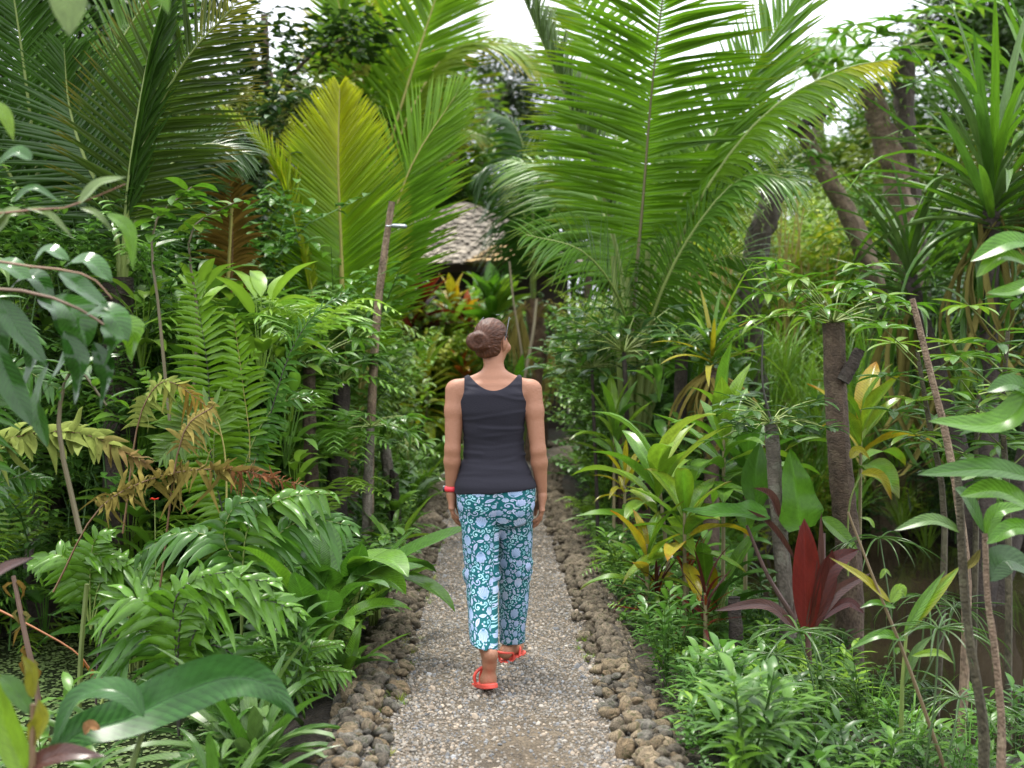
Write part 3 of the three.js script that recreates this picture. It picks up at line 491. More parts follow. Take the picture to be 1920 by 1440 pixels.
// ================================================================ palms
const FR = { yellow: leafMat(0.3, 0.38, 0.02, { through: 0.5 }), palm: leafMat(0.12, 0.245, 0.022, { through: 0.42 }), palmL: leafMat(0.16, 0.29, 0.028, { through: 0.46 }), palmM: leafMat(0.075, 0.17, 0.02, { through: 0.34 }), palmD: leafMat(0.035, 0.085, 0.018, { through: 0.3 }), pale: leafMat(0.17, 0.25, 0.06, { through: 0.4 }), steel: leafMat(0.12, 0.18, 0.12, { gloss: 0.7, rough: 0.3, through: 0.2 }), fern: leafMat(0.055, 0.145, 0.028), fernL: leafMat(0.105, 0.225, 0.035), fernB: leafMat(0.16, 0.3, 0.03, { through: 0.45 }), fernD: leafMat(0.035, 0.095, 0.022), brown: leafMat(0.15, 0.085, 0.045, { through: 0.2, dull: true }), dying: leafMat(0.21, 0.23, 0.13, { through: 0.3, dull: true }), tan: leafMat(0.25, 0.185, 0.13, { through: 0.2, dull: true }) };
const ribG = stemMat(0.15, 0.2, 0.04), ribY = stemMat(0.3, 0.27, 0.07), ribD = stemMat(0.03, 0.028, 0.018), ribB = stemMat(0.14, 0.075, 0.03);
const YT = [1.5, 0.85, 0.5], OT = [1.9, 0.75, 0.4];
function palmTrunk(root, h, r, mat, o = {}) { addW(root, 'trunk', tubeGeo([root.position.clone().add(V(0, -0.2, 0)), root.position.clone().add(V(o.x || 0, h * 0.5, 0)), root.position.clone().add(V(o.x || 0, h, 0))], r * 1.25, r, { seg: 18, rad: 10, bump: 0.08, rings: 7, flare: 0.35 }), mat); }
{ // tall coconut palm beside the kerb
  const d = 10.6, b = P(1187, 900, d); b.y = gh(b.x, b.z);
  const t = thing('coconut_palm', 'tall coconut palm with huge feathery fronds beside the path past the woman', 'palm', b);
  palmTrunk(t, P(0, 790, d).y - b.y, 0.13, barkMat(0.1, 0.062, 0.042));
  const F = V(0, 0.25, 1);
  const f = (pts, o, m = FR.palm, r = ribG) => addFrond(t, PX(d, [1188, 860], ...pts), { n: 88, len: 1.2, w: 0.046, face: F, t0: 0.34, r: 0.022, jit: 0.11, lift: 0.12, droop: 0.14, a0: 84, a1: 40, tip: YT, tipFrom: 0.9, ...o }, m, o.rb ? stemMat(0.1, 0.085, 0.03) : r);
  f([[1186, 620], [1205, 380], [1225, 140], [1262, -150, -0.3]], { seed: 1, rb: 1, n: 104, len: 1.22, t0: 0.42, a0: 82, a1: 52, droop: 0.13, w: 0.044 });
  f([[1180, 600, 0.2], [1120, 330, 0.3], [1055, 170, 0.4], [945, -90, 0.5]], { seed: 2, face: V(0.95, 0.2, 0.25), len: 0.62, lift: 0.5, a0: 40, a1: 18, t0: 0.45 }, FR.steel);
  f([[1200, 600, -0.1], [1300, 330, 0.1], [1400, 150, 0.2], [1530, -70, 0.2]], { seed: 3, face: V(-0.75, 0.35, 0.55), len: 0.95, a0: 62, a1: 28, t0: 0.45, droop: 0.05 });
  f([[1215, 620, -0.2], [1310, 380, -0.5], [1440, 210, -0.8], [1580, 130, -1], [1665, 112, -1.1]], { seed: 4, face: V(-0.25, 0.9, 0.3), len: 0.62, a0: 60, a1: 25, lift: -0.25, droop: 0.5, end: [2.9, 1.5, 0.5], endFrom: 0.72, t0: 0.5, sideLen: [1, 0.8] }, FR.palmL);
  f([[1210, 640, -0.3], [1290, 450, -0.6], [1400, 330, -0.9], [1500, 340, -1.1]], { seed: 5, face: V(0, 0.9, 0.5), len: 0.95, droop: 0.5, t0: 0.4, a0: 70, a1: 35, w: 0.034 }, FR.palmM);
  f([[1175, 620, 0.1], [1150, 450, 0.6], [1080, 330, 1.2], [960, 300, 1.6]], { seed: 6, face: V(0, 0.8, 0.6), len: 1.0, droop: 0.4, t0: 0.42, a0: 75, a1: 35, w: 0.036 });
  f([[1180, 620, 0.4], [1170, 380, 1.1], [1130, 130, 1.8], [1060, -60, 2.2]], { seed: 7, len: 1.05, t0: 0.42 }, FR.palmL);
  f([[1190, 620, 0.5], [1230, 420, 1.3], [1330, 260, 2.2], [1450, 250, 2.8]], { seed: 8, face: V(0, 0.8, 0.6), len: 0.95, droop: 0.4, t0: 0.4 }, FR.palmL);
  f([[1180, 660, -0.2], [1160, 560, -0.5], [1090, 470, -0.8], [985, 440, -1]], { seed: 9, face: V(0, 0.7, 0.7), len: 0.95, droop: 0.3, t0: 0.36, n: 50, a0: 80, w: 0.03 }, FR.palmM);
  f([[1200, 660, -0.1], [1260, 560, -0.3], [1360, 480, -0.5], [1440, 500, -0.6]], { seed: 10, face: V(0, 0.7, 0.7), len: 0.95, droop: 0.3, t0: 0.36, n: 50, a0: 80, w: 0.03 }, FR.palmM);
  for (const [x0, x1, y1, dz] of [[1165, 1150, 480, -0.12], [1215, 1255, 500, -0.12], [1180, 1178, 520, -0.2], [1200, 1215, 470, -0.18], [1230, 1290, 540, -0.05]]) addW(t, 'leaf_stalk', tubeGeo(PX(d + dz, [1187, 940], [x0, 720], [x1, y1]), 0.042, 0.022, { seg: 10, rad: 7 }), ribG);
}
{ // yellow-green young palm
  const d = 10.4, b = P(645, 900, d); b.y = gh(b.x, b.z);
  const t = thing('coconut_palm', 'young palm with one broad upright yellow-green frond facing the path', 'palm', b);
  palmTrunk(t, P(0, 840, d).y - b.y, 0.1, barkMat(0.1, 0.07, 0.05));
  const f = (pts, o, m = FR.yellow, r = ribY) => addFrond(t, PX(d, [650, 860], ...pts), { n: 92, len: 0.8, w: 0.036, face: V(0.05, 0.2, 1), t0: 0.36, r: 0.024, lift: 0.08, droop: 0.03, a0: 62, a1: 30, tip: YT, tipFrom: 0.86, ...o }, m, r);
  f([[640, 640], [640, 480], [634, 310], [637, 165]], { seed: 21, len: 0.78, a0: 60, a1: 24, t0: 0.36, n: 110, prof: (q) => (0.78 + 0.22 * Math.sin(Math.PI * q)) * (1 - 0.8 * Math.pow(q, 3)), tilt: 0.3, jit: 0.03, end: [2.6, 1.35, 0.8], endFrom: 0.22, endSpan: 0.75 }, leafMat(0.17, 0.32, 0.02, { through: 0.5 }));
  f([[690, 640, 0.2], [722, 470, 0.3], [772, 310, 0.3], [862, 168, 0.2]], { seed: 22, face: V(-0.3, 0.35, 0.9), a0: 70, a1: 12, len: 0.92, end: [1.5, 1.25, 1.6], endFrom: 0.3, endSpan: 0.7 }, leafMat(0.14, 0.28, 0.04, { through: 0.5 }));
  f([[600, 640, -0.1], [560, 440, -0.1], [510, 310, -0.2], [404, 196, -0.3]], { seed: 23, face: V(0.8, 0.5, 0.3), len: 0.42, a0: 40, a1: 14, lift: 0.3, t0: 0.42 });
  f([[590, 650, 0.3], [530, 500, 0.5], [480, 420, 0.6], [420, 420, 0.7]], { seed: 25, face: V(0, 0.9, 0.5), len: 0.7, droop: 0.5, t0: 0.35 }, FR.palm);
  f([[690, 660, 0.3], [725, 540, 0.5], [770, 450, 0.6], [815, 395, 0.6]], { seed: 26, face: V(-0.4, 0.4, 0.85), len: 0.45, droop: 0.15, t0: 0.36, a0: 62, n: 60 }, FR.palmL);
  for (const [x, y] of [[640, 480], [725, 480]]) addW(t, 'leaf_stalk', tubeGeo(PX(d - 0.06, [650, 900], [lerp(650, x, 0.5), 700], [x, y]), 0.035, 0.018, { seg: 8, rad: 7 }), ribY);
}
{ // taller palm behind it
  const d = 15.5, b = P(690, 900, d); b.y = gh(b.x, b.z);
  const t = thing('coconut_palm', 'tall bright green palm rising behind the yellow-green palm', 'palm', b);
  palmTrunk(t, P(0, 480, d).y - b.y, 0.13, barkMat(0.16, 0.13, 0.1));
  const f = (pts, o, m = FR.palmL, r = ribY) => addFrond(t, PX(d, [695, 520], ...pts), { n: 84, len: 1.15, w: 0.06, face: V(0.1, 0.2, 1), t0: 0.25, r: 0.03, lift: 0.1, droop: 0.08, a0: 68, a1: 28, tip: OT, tipFrom: 0.88, ...o }, m, r);
  f([[690, 330], [668, 160], [648, 60], [618, -60]], { seed: 31, len: 0.95 });
  f([[715, 340], [755, 190], [800, 50], [850, -110]], { seed: 32, len: 1.35 });
  f([[725, 340], [775, 200], [850, 92], [950, 85], [1050, 150]], { seed: 33, face: V(-0.3, 0.85, 0.5), len: 0.95, droop: 0.4, end: [1.7, 1.0, 0.5], endFrom: 0.9 }, leafMat(0.2, 0.28, 0.04, { through: 0.4 }));
  f([[690, 330, 0.5], [690, 140, 0.8], [700, -20, 1], [720, -140, 1.2]], { seed: 34, len: 1.3 }, FR.yellow);
  f([[670, 350, 0.2], [600, 240, 0.3], [540, 190, 0.3], [480, 210, 0.3]], { seed: 35, face: V(0.2, 0.9, 0.4), len: 0.9, droop: 0.4 });
  f([[720, 380, 0.6], [780, 280, 1], [840, 240, 1.3], [920, 260, 1.5]], { seed: 36, face: V(0, 0.9, 0.4), len: 0.7, droop: 0.5 }, FR.pale);
}
{ // shaded palms on the fern side
  const d = 8.6, b = P(85, 900, d); b.y = gh(b.x, b.z);
  const t = thing('coconut_palm', 'shaded dark palm whose upright frond stands at the picture edge above the glossy shrub', 'palm', b);
  palmTrunk(t, P(0, 560, d).y - b.y, 0.11, barkMat(0.06, 0.045, 0.035));
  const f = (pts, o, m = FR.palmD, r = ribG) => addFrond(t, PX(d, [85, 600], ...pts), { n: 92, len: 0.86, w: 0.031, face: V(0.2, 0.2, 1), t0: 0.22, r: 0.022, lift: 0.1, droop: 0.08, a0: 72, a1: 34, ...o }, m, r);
  f([[75, 380], [58, 230], [40, 90], [10, -110]], { seed: 41 });
  f([[110, 400, 0.3], [150, 240, 0.5], [225, 80, 0.7], [330, -80, 0.8]], { seed: 42, face: V(-0.3, 0.4, 0.9), len: 1.1, droop: 0.2 }, leafMat(0.1, 0.2, 0.03, { through: 0.5 }));
  f([[60, 420, -0.2], [0, 300, -0.3], [-80, 210, -0.4], [-200, 180, -0.4]], { seed: 43, face: V(0.2, 0.8, 0.6), droop: 0.4 });
  f([[100, 420, -0.1], [170, 330, -0.2], [240, 300, -0.3], [330, 330, -0.3]], { seed: 44, face: V(0, 0.9, 0.5), droop: 0.45, len: 0.7 });
  const d2 = 7.9, b2 = P(225, 900, d2); b2.y = gh(b2.x, b2.z);
  const u = thing('coconut_palm', 'dark palm with an orange-tipped leaning frond reaching toward the dark tree', 'palm', b2);
  palmTrunk(u, P(0, 520, d2).y - b2.y, 0.09, barkMat(0.055, 0.042, 0.032));
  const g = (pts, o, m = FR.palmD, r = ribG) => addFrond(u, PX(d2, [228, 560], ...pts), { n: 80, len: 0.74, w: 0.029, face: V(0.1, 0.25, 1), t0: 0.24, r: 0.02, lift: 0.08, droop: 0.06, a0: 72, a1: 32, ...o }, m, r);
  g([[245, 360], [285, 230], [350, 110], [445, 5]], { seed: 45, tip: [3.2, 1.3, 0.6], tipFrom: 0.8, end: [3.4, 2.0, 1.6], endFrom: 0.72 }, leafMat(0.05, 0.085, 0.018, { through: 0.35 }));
  g([[240, 360, -0.05], [262, 200, -0.1], [285, 80, -0.1], [322, -60, -0.1]], { seed: 46, len: 0.5, a0: 16, a1: 8, lift: 0.3, face: V(0.9, 0.2, 0.3) });
  g([[260, 400, 0.2], [320, 310, 0.3], [390, 270, 0.3], [470, 290, 0.3]], { seed: 47, face: V(0, 0.75, 0.65), droop: 0.3, len: 0.62 });
  g([[210, 400, 0.2], [160, 300, 0.3], [130, 200, 0.4], [120, 90, 0.4]], { seed: 48, len: 0.7 });
}
{ // hanging-leaf palm near the hut
  const d = 16.2, b = P(1003, 900, d); b.y = gh(b.x, b.z);
  const t = thing('areca_palm', 'dark palm with hanging leaflets beside the hut above the woman', 'palm', b);
  addW(t, 'trunk', tubeGeo(PX(d, [1000, 905], [1012, 700], [1000, 560]), 0.13, 0.1, { seg: 14, rad: 9, bump: 0.2, rings: 6 }), barkMat(0.2, 0.13, 0.085));
  const f = (pts, o, m = FR.fernD) => addFrond(t, PX(d, [1000, 580], ...pts), { n: 46, len: 1.0, w: 0.07, face: V(0, 0.9, 0.4), t0: 0.2, r: 0.025, droop: 1.1, a0: 72, a1: 40, ...o }, m, ribG);
  f([[990, 450], [965, 350], [930, 310], [890, 330]], { seed: 51, len: 0.8 }); f([[1000, 440, -0.3], [1000, 300, -0.6], [1020, 250, -0.9], [1060, 260, -1.1]], { seed: 52 });
  f([[1010, 460], [1050, 380], [1110, 370], [1160, 430]], { seed: 53 }, FR.fern);
  f([[1000, 420, 0.3], [985, 290, 0.5], [960, 230, 0.6], [920, 210, 0.6]], { seed: 55, droop: 0.6 });
  for (const [a, m] of [[[[1002, 610], [1025, 570], [1060, 600]], 0], [[[1000, 600], [980, 570], [955, 640]], 1], [[[1005, 640], [1030, 640], [1050, 700]], 2]]) addFrond(t, PX(d - 0.15, ...a), { n: 18, len: 0.5, w: 0.04, face: V(0, 0.9, 0.4), droop: 1, t0: 0.2, r: 0.012, seed: 56 + m, curl: 0.6 }, FR.tan, ribB, 'dead_frond');
  addW(t, 'dry_stalk', tubeGeo(PX(d - 0.5, [962, 780], [985, 700], [1000, 620], [1006, 560]), 0.022, 0.016, { seg: 8, rad: 6 }), stemMat(0.4, 0.33, 0.22));
  addW(t, 'dry_stalk', tubeGeo(PX(d - 0.6, [992, 760], [975, 640], [962, 560], [955, 490]), 0.014, 0.01, { seg: 8, rad: 6 }), stemMat(0.33, 0.26, 0.17));
}
{ // far palm in the sky gap
  const d = 29, b = P(1528, 900, d); b.y = gh(b.x, b.z);
  const t = thing('coconut_palm', 'small far palm top standing against the white sky', 'palm', b);
  palmTrunk(t, P(0, 150, d).y - b.y, 0.14, barkMat(0.15, 0.12, 0.09));
  for (let i = 0; i < 11; i++) { const a = i / 11 * 6.28, r = 1.1, c = P(1528, 150, d), R = rngOf(i + 60); addFrond(t, [c, c.clone().add(V(Math.cos(a) * r * 0.4, 0.5 + 0.3 * R(), Math.sin(a) * r * 0.4)), c.clone().add(V(Math.cos(a) * r, 0.4 + 0.3 * R(), Math.sin(a) * r)), c.clone().add(V(Math.cos(a) * r * 1.4, 0.05, Math.sin(a) * r * 1.4))], { n: 22, len: 0.5, w: 0.06, face: V(0.02, 1, 0.01), droop: 0.4, r: 0.03, seg: 2, seed: i + 70 }, FR.palm, ribG); }
}

// ================================================================ shared leaf shapes
const LG = {};
const fam = (name, list) => { LG[name] = list; };
fam('cordy', [0.5, 0.9, 1.3, 0.25].map((b, i) => leafGeo(1, 0.2 + 0.02 * i, b, { shape: 'cordy', fold: 0.35, wave: 0.02, seg: 10, seed: i + 3, mid: 1.35 })));
fam('cordyY', [0.6, 1.2].map((b, i) => leafGeo(1, 0.21, b, { shape: 'cordy', fold: 0.4, wave: 0.05, seg: 10, seed: i + 9, tip: [1.3, 0.6, 0.3], tipFrom: 0.8, edge: [1.15, 0.9, 0.7] })));
fam('strap', [0.7, 1.3, 1.9, 2.4].map((b, i) => leafGeo(1, 0.085, b, { shape: 'strap', fold: 0.5, seg: 11, seed: i, mid: 1.1 })));
fam('sword', [0.25, 0.7, 1.2, 1.9].map((b, i) => leafGeo(1, 0.05, b, { shape: 'strap', fold: 0.6, seg: 10, across: 3, seed: i, mid: 1.1 })));
fam('broad', [0.4, 0.9, 1.4].map((b, i) => leafGeo(1, 0.34, b, { shape: 'ellipse', fold: 0.3, wave: 0.03, seg: 12, seed: i + 5, mid: 1.5 })));
fam('banana', [0.3, 0.8, 1.3].map((b, i) => leafGeo(1, 0.24, b, { shape: 'ellipse', fold: 0.35, wave: 0.025, seg: 12, seed: i + 8, mid: 1.4, pet: 0.1 })));
fam('ovate', [0.3, 0.8].map((b, i) => leafGeo(1, 0.42, b, { shape: 'ellipse', fold: 0.25, wave: 0.02, seg: 7, seed: i + 2 })));
fam('lance', [0.4, 1].map((b, i) => leafGeo(1, 0.24, b, { shape: 'lance', fold: 0.3, wave: 0.02, seg: 7, seed: i + 4 })));
fam('obov', [0.2, 0.6].map((b, i) => leafGeo(1, 0.3, b, { shape: 'obov', fold: 0.25, seg: 7, seed: i + 6 })));
fam('heart', [0.5, 0.9].map((b, i) => leafGeo(1, 0.78, b, { shape: 'heart', fold: 0.22, wave: 0.03, seg: 12, seed: i + 7, mid: 1.4 })));
const YUP = V(0, 1, 0);
function setLeaf(parent, name, fam0, v, p, yaw, el, L, mat, roll = 0, wide = 1) {
  const g = LG[fam0], m = add(parent, name, g[v % g.length], mat); m.position.copy(p); m.rotation.order = 'YXZ'; m.rotation.set(-el, yaw, roll); m.scale.set(L * wide, L, L); return m;
}
// leaves spiralling round the top part of a stem
function rosette(root, R, { at = V(0, 0, 0), n = 12, L = 0.5, fam: fm = 'cordy', mats, h = 0.25, e0 = 0.2, e1 = 1.3, wide = 1, name = 'leaf', yaw0 = 0, spread = 6.283 }) {
  for (let i = 0; i < n; i++) { const q = (i + 0.5) / n; setLeaf(root, name, fm, Math.floor(R() * 9), at.clone().add(V(0, h * q, 0)), yaw0 + (spread < 6.28 ? (R() - 0.5) * spread : i * 2.4 + (R() - 0.5) * 0.5), lerp(e0, e1, q) + (R() - 0.5) * 0.3, L * (0.75 + 0.45 * R()), mats[Math.floor(R() * mats.length)], (R() - 0.5) * 0.5, wide); }
}
const B = (r, g, b, o) => leafMat(r, g, b, { big: true, ...o });
const LM = { ti: B(0.12, 0.25, 0.035), tiL: B(0.2, 0.32, 0.05), tiY: B(0.36, 0.3, 0.03), tiD: B(0.06, 0.15, 0.03), lily: B(0.075, 0.17, 0.045), grey: B(0.1, 0.17, 0.095, { gloss: 0.6, rough: 0.3, through: 0.2 }), maroon: B(0.075, 0.01, 0.014, { through: 0.25 }), red: B(0.13, 0.009, 0.012, { through: 0.35 }), plum: B(0.085, 0.03, 0.055, { through: 0.15 }), gloss: B(0.04, 0.12, 0.03, { gloss: 0.8, rough: 0.16, through: 0.15 }), glossD: B(0.024, 0.08, 0.022, { gloss: 0.75, rough: 0.14, through: 0.12 }), silver: B(0.17, 0.23, 0.16, { gloss: 0.7, rough: 0.3, through: 0.2 }), banana: B(0.13, 0.26, 0.035, { through: 0.42 }), bananaD: B(0.06, 0.15, 0.03), taro: B(0.1, 0.24, 0.03, { through: 0.45 }), dead: B(0.2, 0.16, 0.12, { dull: true, through: 0.15 }), orange: B(0.5, 0.28, 0.03), blue: B(0.05, 0.105, 0.075), shef: B(0.11, 0.24, 0.04), shefD: B(0.055, 0.14, 0.03) };
const trunkOf = (root, pts, r0, r1, mat, o = {}) => addW(root, o.name || 'trunk', tubeGeo(pts, r0, r1, { seg: 34, rad: 14, bump: 0.09, seed: Math.round(r0 * 1e4), ...o }), mat);
const leafW = (root, name, pts, W, mat, o = {}) => { const gb = new GB(); leafOn(gb, pts, W, o.up || V(0, 0.75, 0.66), { seg: 14, ...o }); return addW(root, name, gb.geo(), mat); };
const stemW = (root, pts, r0, r1, mat = ribG, name = 'stem') => addW(root, name, tubeGeo(pts, r0, r1, { seg: 10, rad: 6, bump: 0.04 }), mat);

// ================================================================ fern side, from the picture edge to the path
{ // near branch with greyish leaves
  const b = G(-330, 3.7), t = thing('shrub', 'long reddish twig with curling silvery leaves reaching in at the picture edge', 'shrub', b);
  stemW(t, PX(3.7, [-330, 1330], [-260, 800], [-120, 480], [0, 400], [120, 390], [235, 345]), 0.006, 0.002, stemMat(0.2, 0.1, 0.06));
  for (const [a, m, w] of [[[[145, 385], [185, 345], [240, 332]], 'silver', 0.045], [[[50, 390], [90, 400], [140, 450]], 'silver', 0.026], [[[150, 390], [180, 400], [215, 438]], 'silver', 0.024], [[[25, 378], [60, 352], [115, 380]], 'gloss', 0.03], [[[10, 395], [-20, 420], [-45, 480]], 'silver', 0.06], [[[60, 300], [30, 285], [-15, 320]], 'gloss', 0.05], [[[-10, 440], [20, 400], [48, 402]], 'silver', 0.055], [[[200, 400], [240, 430], [250, 510]], 'banana', 0.045]]) leafW(t, 'leaf', PX(3.7, ...a), w, LM[m], { seed: a[0][0], wave: 0.02 });
}
{ const b = G(-260, 3.9), t = thing('shrub', 'glossy dark shrub with large drooping leaves mirroring the sky', 'shrub', b), R = rngOf(91);
  stemW(t, PX(3.9, [-260, 1330], [-200, 800], [-100, 560], [40, 545], [150, 580], [210, 620]), 0.009, 0.003, stemMat(0.14, 0.085, 0.05));
  stemW(t, PX(3.9, [-180, 760], [-80, 500], [60, 500], [170, 520], [210, 560]), 0.006, 0.002, stemMat(0.2, 0.11, 0.06));
  for (const [a, w, m] of [[[[100, 555], [140, 590], [165, 650]], 0.105, 'gloss'], [[[70, 560], [120, 590], [150, 660]], 0.08, 'glossD'], [[[120, 500], [165, 490], [210, 530]], 0.07, 'gloss'], [[[110, 510], [150, 540], [205, 580]], 0.06, 'glossD'], [[[210, 590], [245, 620], [248, 680]], 0.07, 'banana'], [[[160, 590], [205, 590], [240, 640]], 0.08, 'gloss'], [[[190, 610], [215, 640], [195, 690]], 0.06, 'gloss'], [[[20, 540], [60, 520], [100, 560]], 0.07, 'glossD'], [[[-40, 540], [10, 500], [60, 530]], 0.08, 'gloss'], [[[-60, 560], [-20, 600], [10, 680]], 0.08, 'glossD'], [[[60, 500], [90, 470], [130, 490]], 0.06, 'gloss'], [[[0, 560], [30, 610], [90, 690]], 0.06, 'glossD'], [[[150, 600], [130, 660], [80, 740]], 0.055, 'gloss'], [[[120, 620], [150, 690], [140, 760]], 0.06, 'glossD'], [[[60, 620], [60, 690], [30, 760]], 0.06, 'glossD'], [[[175, 640], [200, 700], [190, 770]], 0.05, 'glossD'], [[[-10, 640], [20, 720], [60, 800]], 0.06, 'glossD'], [[[90, 680], [70, 760], [90, 840]], 0.05, 'gloss']]) leafW(t, 'leaf', PX(3.9 + R() * 0.3 - 0.15, ...a), w * 1.3, LM[m], { seed: a[0][1], wave: 0.03, shape: 'ellipse', up: V(-0.25, 0.9, 0.35) }); }
{ const b = G(130, 3.0), t = thing('climbing_vine', 'out-of-focus leaves hanging into the top of the picture by the dark palm', 'vine', V(b.x, P(0, -200, 3).y, b.z));
  t.position.copy(P(180, -420, 3)); stemW(t, PX(3, [180, -420], [150, -200], [125, -60]), 0.006, 0.003, ribG); stemW(t, PX(3, [180, -420], [290, -200], [300, -50]), 0.005, 0.003, ribG);
  leafW(t, 'leaf', PX(3, [118, -60], [128, 10], [130, 68]), 0.085, LM.silver, { up: V(0.3, 0.4, 0.9) }); leafW(t, 'leaf', PX(3, [285, -40], [305, -5], [317, 28]), 0.03, LM.banana, {}); }
{ const b = G(-60, 3.4), t = thing('climbing_vine', 'single backlit lime leaf at the picture edge over the silvery twig', 'vine', b);
  stemW(t, PX(3.4, [-90, 1300], [-80, 700], [-60, 300], [-15, 195]), 0.005, 0.003, ribG); leafW(t, 'leaf', PX(3.4, [-20, 190], [8, 215], [26, 265]), 0.04, LM.tiL, {}); }

function fernClump(label, px, d, n, L, mat, o = {}) {
  const b = G(px, d), t = thing(o.name || 'fern', label, 'fern', b, o.group), R = rngOf(Math.round(px * 3 + d * 100));
  for (let i = 0; i < n; i++) {
    const a = (o.yaw ?? 0) + (i / n + (R() - 0.5) * 0.08) * (o.spread ?? 6.283), l = L * (0.75 + 0.4 * R()), e = (o.e ?? 1.1) + (R() - 0.5) * 0.4, dir = (k) => az(a + (R() - 0.5) * 0.12, k), p1 = b.clone().addScaledVector(dir(e), l * 0.4), p2 = p1.clone().addScaledVector(dir(e * 0.65), l * 0.33), p3 = p2.clone().addScaledVector(dir(e * 0.65 - 0.75), l * 0.3);
    addFrond(t, [b.clone(), p1, p2, p3], { n: o.pairs || 26, len: l * (o.lf || 0.26), w: o.w || 0.03, a0: 82, a1: 45, face: V(0.01, 1, 0.02), lift: 0.1, droop: 0.25, t0: o.t0 ?? 0.16, r: 0.007, seg: 4, seed: i + Math.round(px), tilt: 0.15, curl: 0.15, ...(o.f || {}) }, Array.isArray(mat) ? mat[Math.floor(R() * mat.length)] : mat, o.rib || ribG);
  }
  return t;
}
const fernF = (t, d, pts, o, m = FR.fern, r = ribG, name) => addFrond(t, PX(d, ...pts), { n: 26, len: 0.22, w: 0.036, a0: 78, a1: 42, face: V(0, 0.8, 0.6), lift: 0.08, droop: 0.3, t0: 0.1, r: 0.006, tilt: 0.15, curl: 0.4, jit: 0.15, roll: 0.8, wv: 0.03, lenJit: 0.15, ...o }, m, r, name);
{ const t = thing('fern', 'upright fern with tall narrow fronds in front of the yellow cane', 'fern', G(430, 7.3)), d = 7.3;
  const b = [430, 1010];
  fernF(t, d, [b, [395, 850], [390, 700], [362, 515]], { n: 34, len: 0.3, face: V(0.3, 0.25, 0.9), t0: 0.25, seed: 101 }, FR.fernB, ribD); fernF(t, d, [b, [468, 860], [455, 720], [438, 595]], { n: 30, len: 0.26, face: V(-0.1, 0.25, 1), t0: 0.2, seed: 102, lift: 0 }, FR.fernB, ribY);
  fernF(t, d, [b, [500, 800], [545, 660], [590, 590], [650, 548]], { n: 40, len: 0.26, face: V(-0.5, 0.7, 0.45), t0: 0.3, seed: 103, w: 0.03 }, FR.fern, ribD); fernF(t, d, [b, [400, 860], [420, 740], [480, 660]], { n: 28, len: 0.25, seed: 104 }, FR.fernB); fernF(t, d, [b, [370, 860], [330, 760], [270, 700]], { n: 28, len: 0.25, seed: 105 }, FR.fernB);
  fernF(t, d - 0.5, [[425, 1000], [420, 840], [395, 770], [360, 790], [300, 862]], { n: 34, len: 0.22, w: 0.034, face: V(0.1, 0.5, 0.85), t0: 0.55, seed: 106, lift: 0.1, droop: 0.1 }, leafMat(0.13, 0.22, 0.075), ribY); fernF(t, d, [b, [470, 840], [520, 760], [590, 740]], { n: 26, len: 0.24, seed: 107 }, FR.fern); }
{ const t = thing('fern', 'drooping fern fronds at the picture edge under the glossy shrub', 'fern', G(-60, 5)), d = 5;
  for (const [a, s] of [[[[-60, 1200], [-80, 700], [-20, 560], [70, 640]], 1], [[[-60, 1200], [-90, 620], [-40, 490], [50, 500]], 2], [[[-60, 1200], [-40, 800], [20, 690], [110, 730]], 3], [[[-60, 1200], [-120, 700], [-60, 590], [30, 600]], 4]]) fernF(t, d, a, { n: 26, len: 0.24, w: 0.034, seed: 110 + s, droop: 0.5, t0: 0.4 }, s % 2 ? FR.fern : leafMat(0.12, 0.2, 0.07), ribG); }
{ const t = thing('fern', 'fading pale fern frond withering to a brown end above the red flower', 'fern', G(-90, 5.6)); fernF(t, 5.6, [[-90, 1150], [-110, 900], [20, 822], [150, 812], [275, 868]], { n: 36, len: 0.23, w: 0.055, face: V(0, 0.75, 0.65), t0: 0.42, droop: 0.4, a0: 55, a1: 35, end: [1.0, 0.55, 0.9], endFrom: 0.72, seed: 121, curl: 1.4, jit: 0.3, lenJit: 0.4, roll: 1.6, wv: 0.08, seg: 6 }, FR.dying, ribB, 'frond'); fernF(t, 5.6, [[-90, 1150], [-60, 980], [10, 900], [90, 900]], { n: 26, len: 0.2, seed: 122, t0: 0.3 }, FR.fern); }
{ const t = thing('fern', 'dead orange-brown fern frond lying across the stems', 'fern', G(120, 6.3)); fernF(t, 6.3, [[100, 1110], [190, 950], [300, 893], [430, 880], [575, 912]], { n: 105, len: 0.17, w: 0.032, face: V(0, 0.85, 0.5), t0: 0.3, droop: 0.7, roll: 3, wv: 0.15, seg: 6, end: [1.0, 0.5, 0.9], endFrom: 0.55, seed: 123, curl: 2.6, jit: 0.5, fray: 0.2, lenJit: 0.7 }, leafMat(0.2, 0.145, 0.09, { through: 0.25, dull: true }), ribB);
  fernF(t, 6.3, [[300, 1100], [350, 800], [400, 760], [395, 750]], { n: 20, len: 0.16, w: 0.03, t0: 0.7, droop: 0.9, seed: 124, curl: 2, jit: 0.4, lenJit: 0.6 }, FR.tan, ribB, 'dead_frond'); fernF(t, 6.6, [[230, 1000], [270, 760], [310, 715], [400, 770]], { n: 30, len: 0.16, w: 0.035, t0: 0.5, droop: 0.8, seed: 125, curl: 1.6, jit: 0.35, lenJit: 0.5, end: [1, 0.55, 0.42], endFrom: 0.5 }, FR.dying, ribB, 'dead_frond'); }
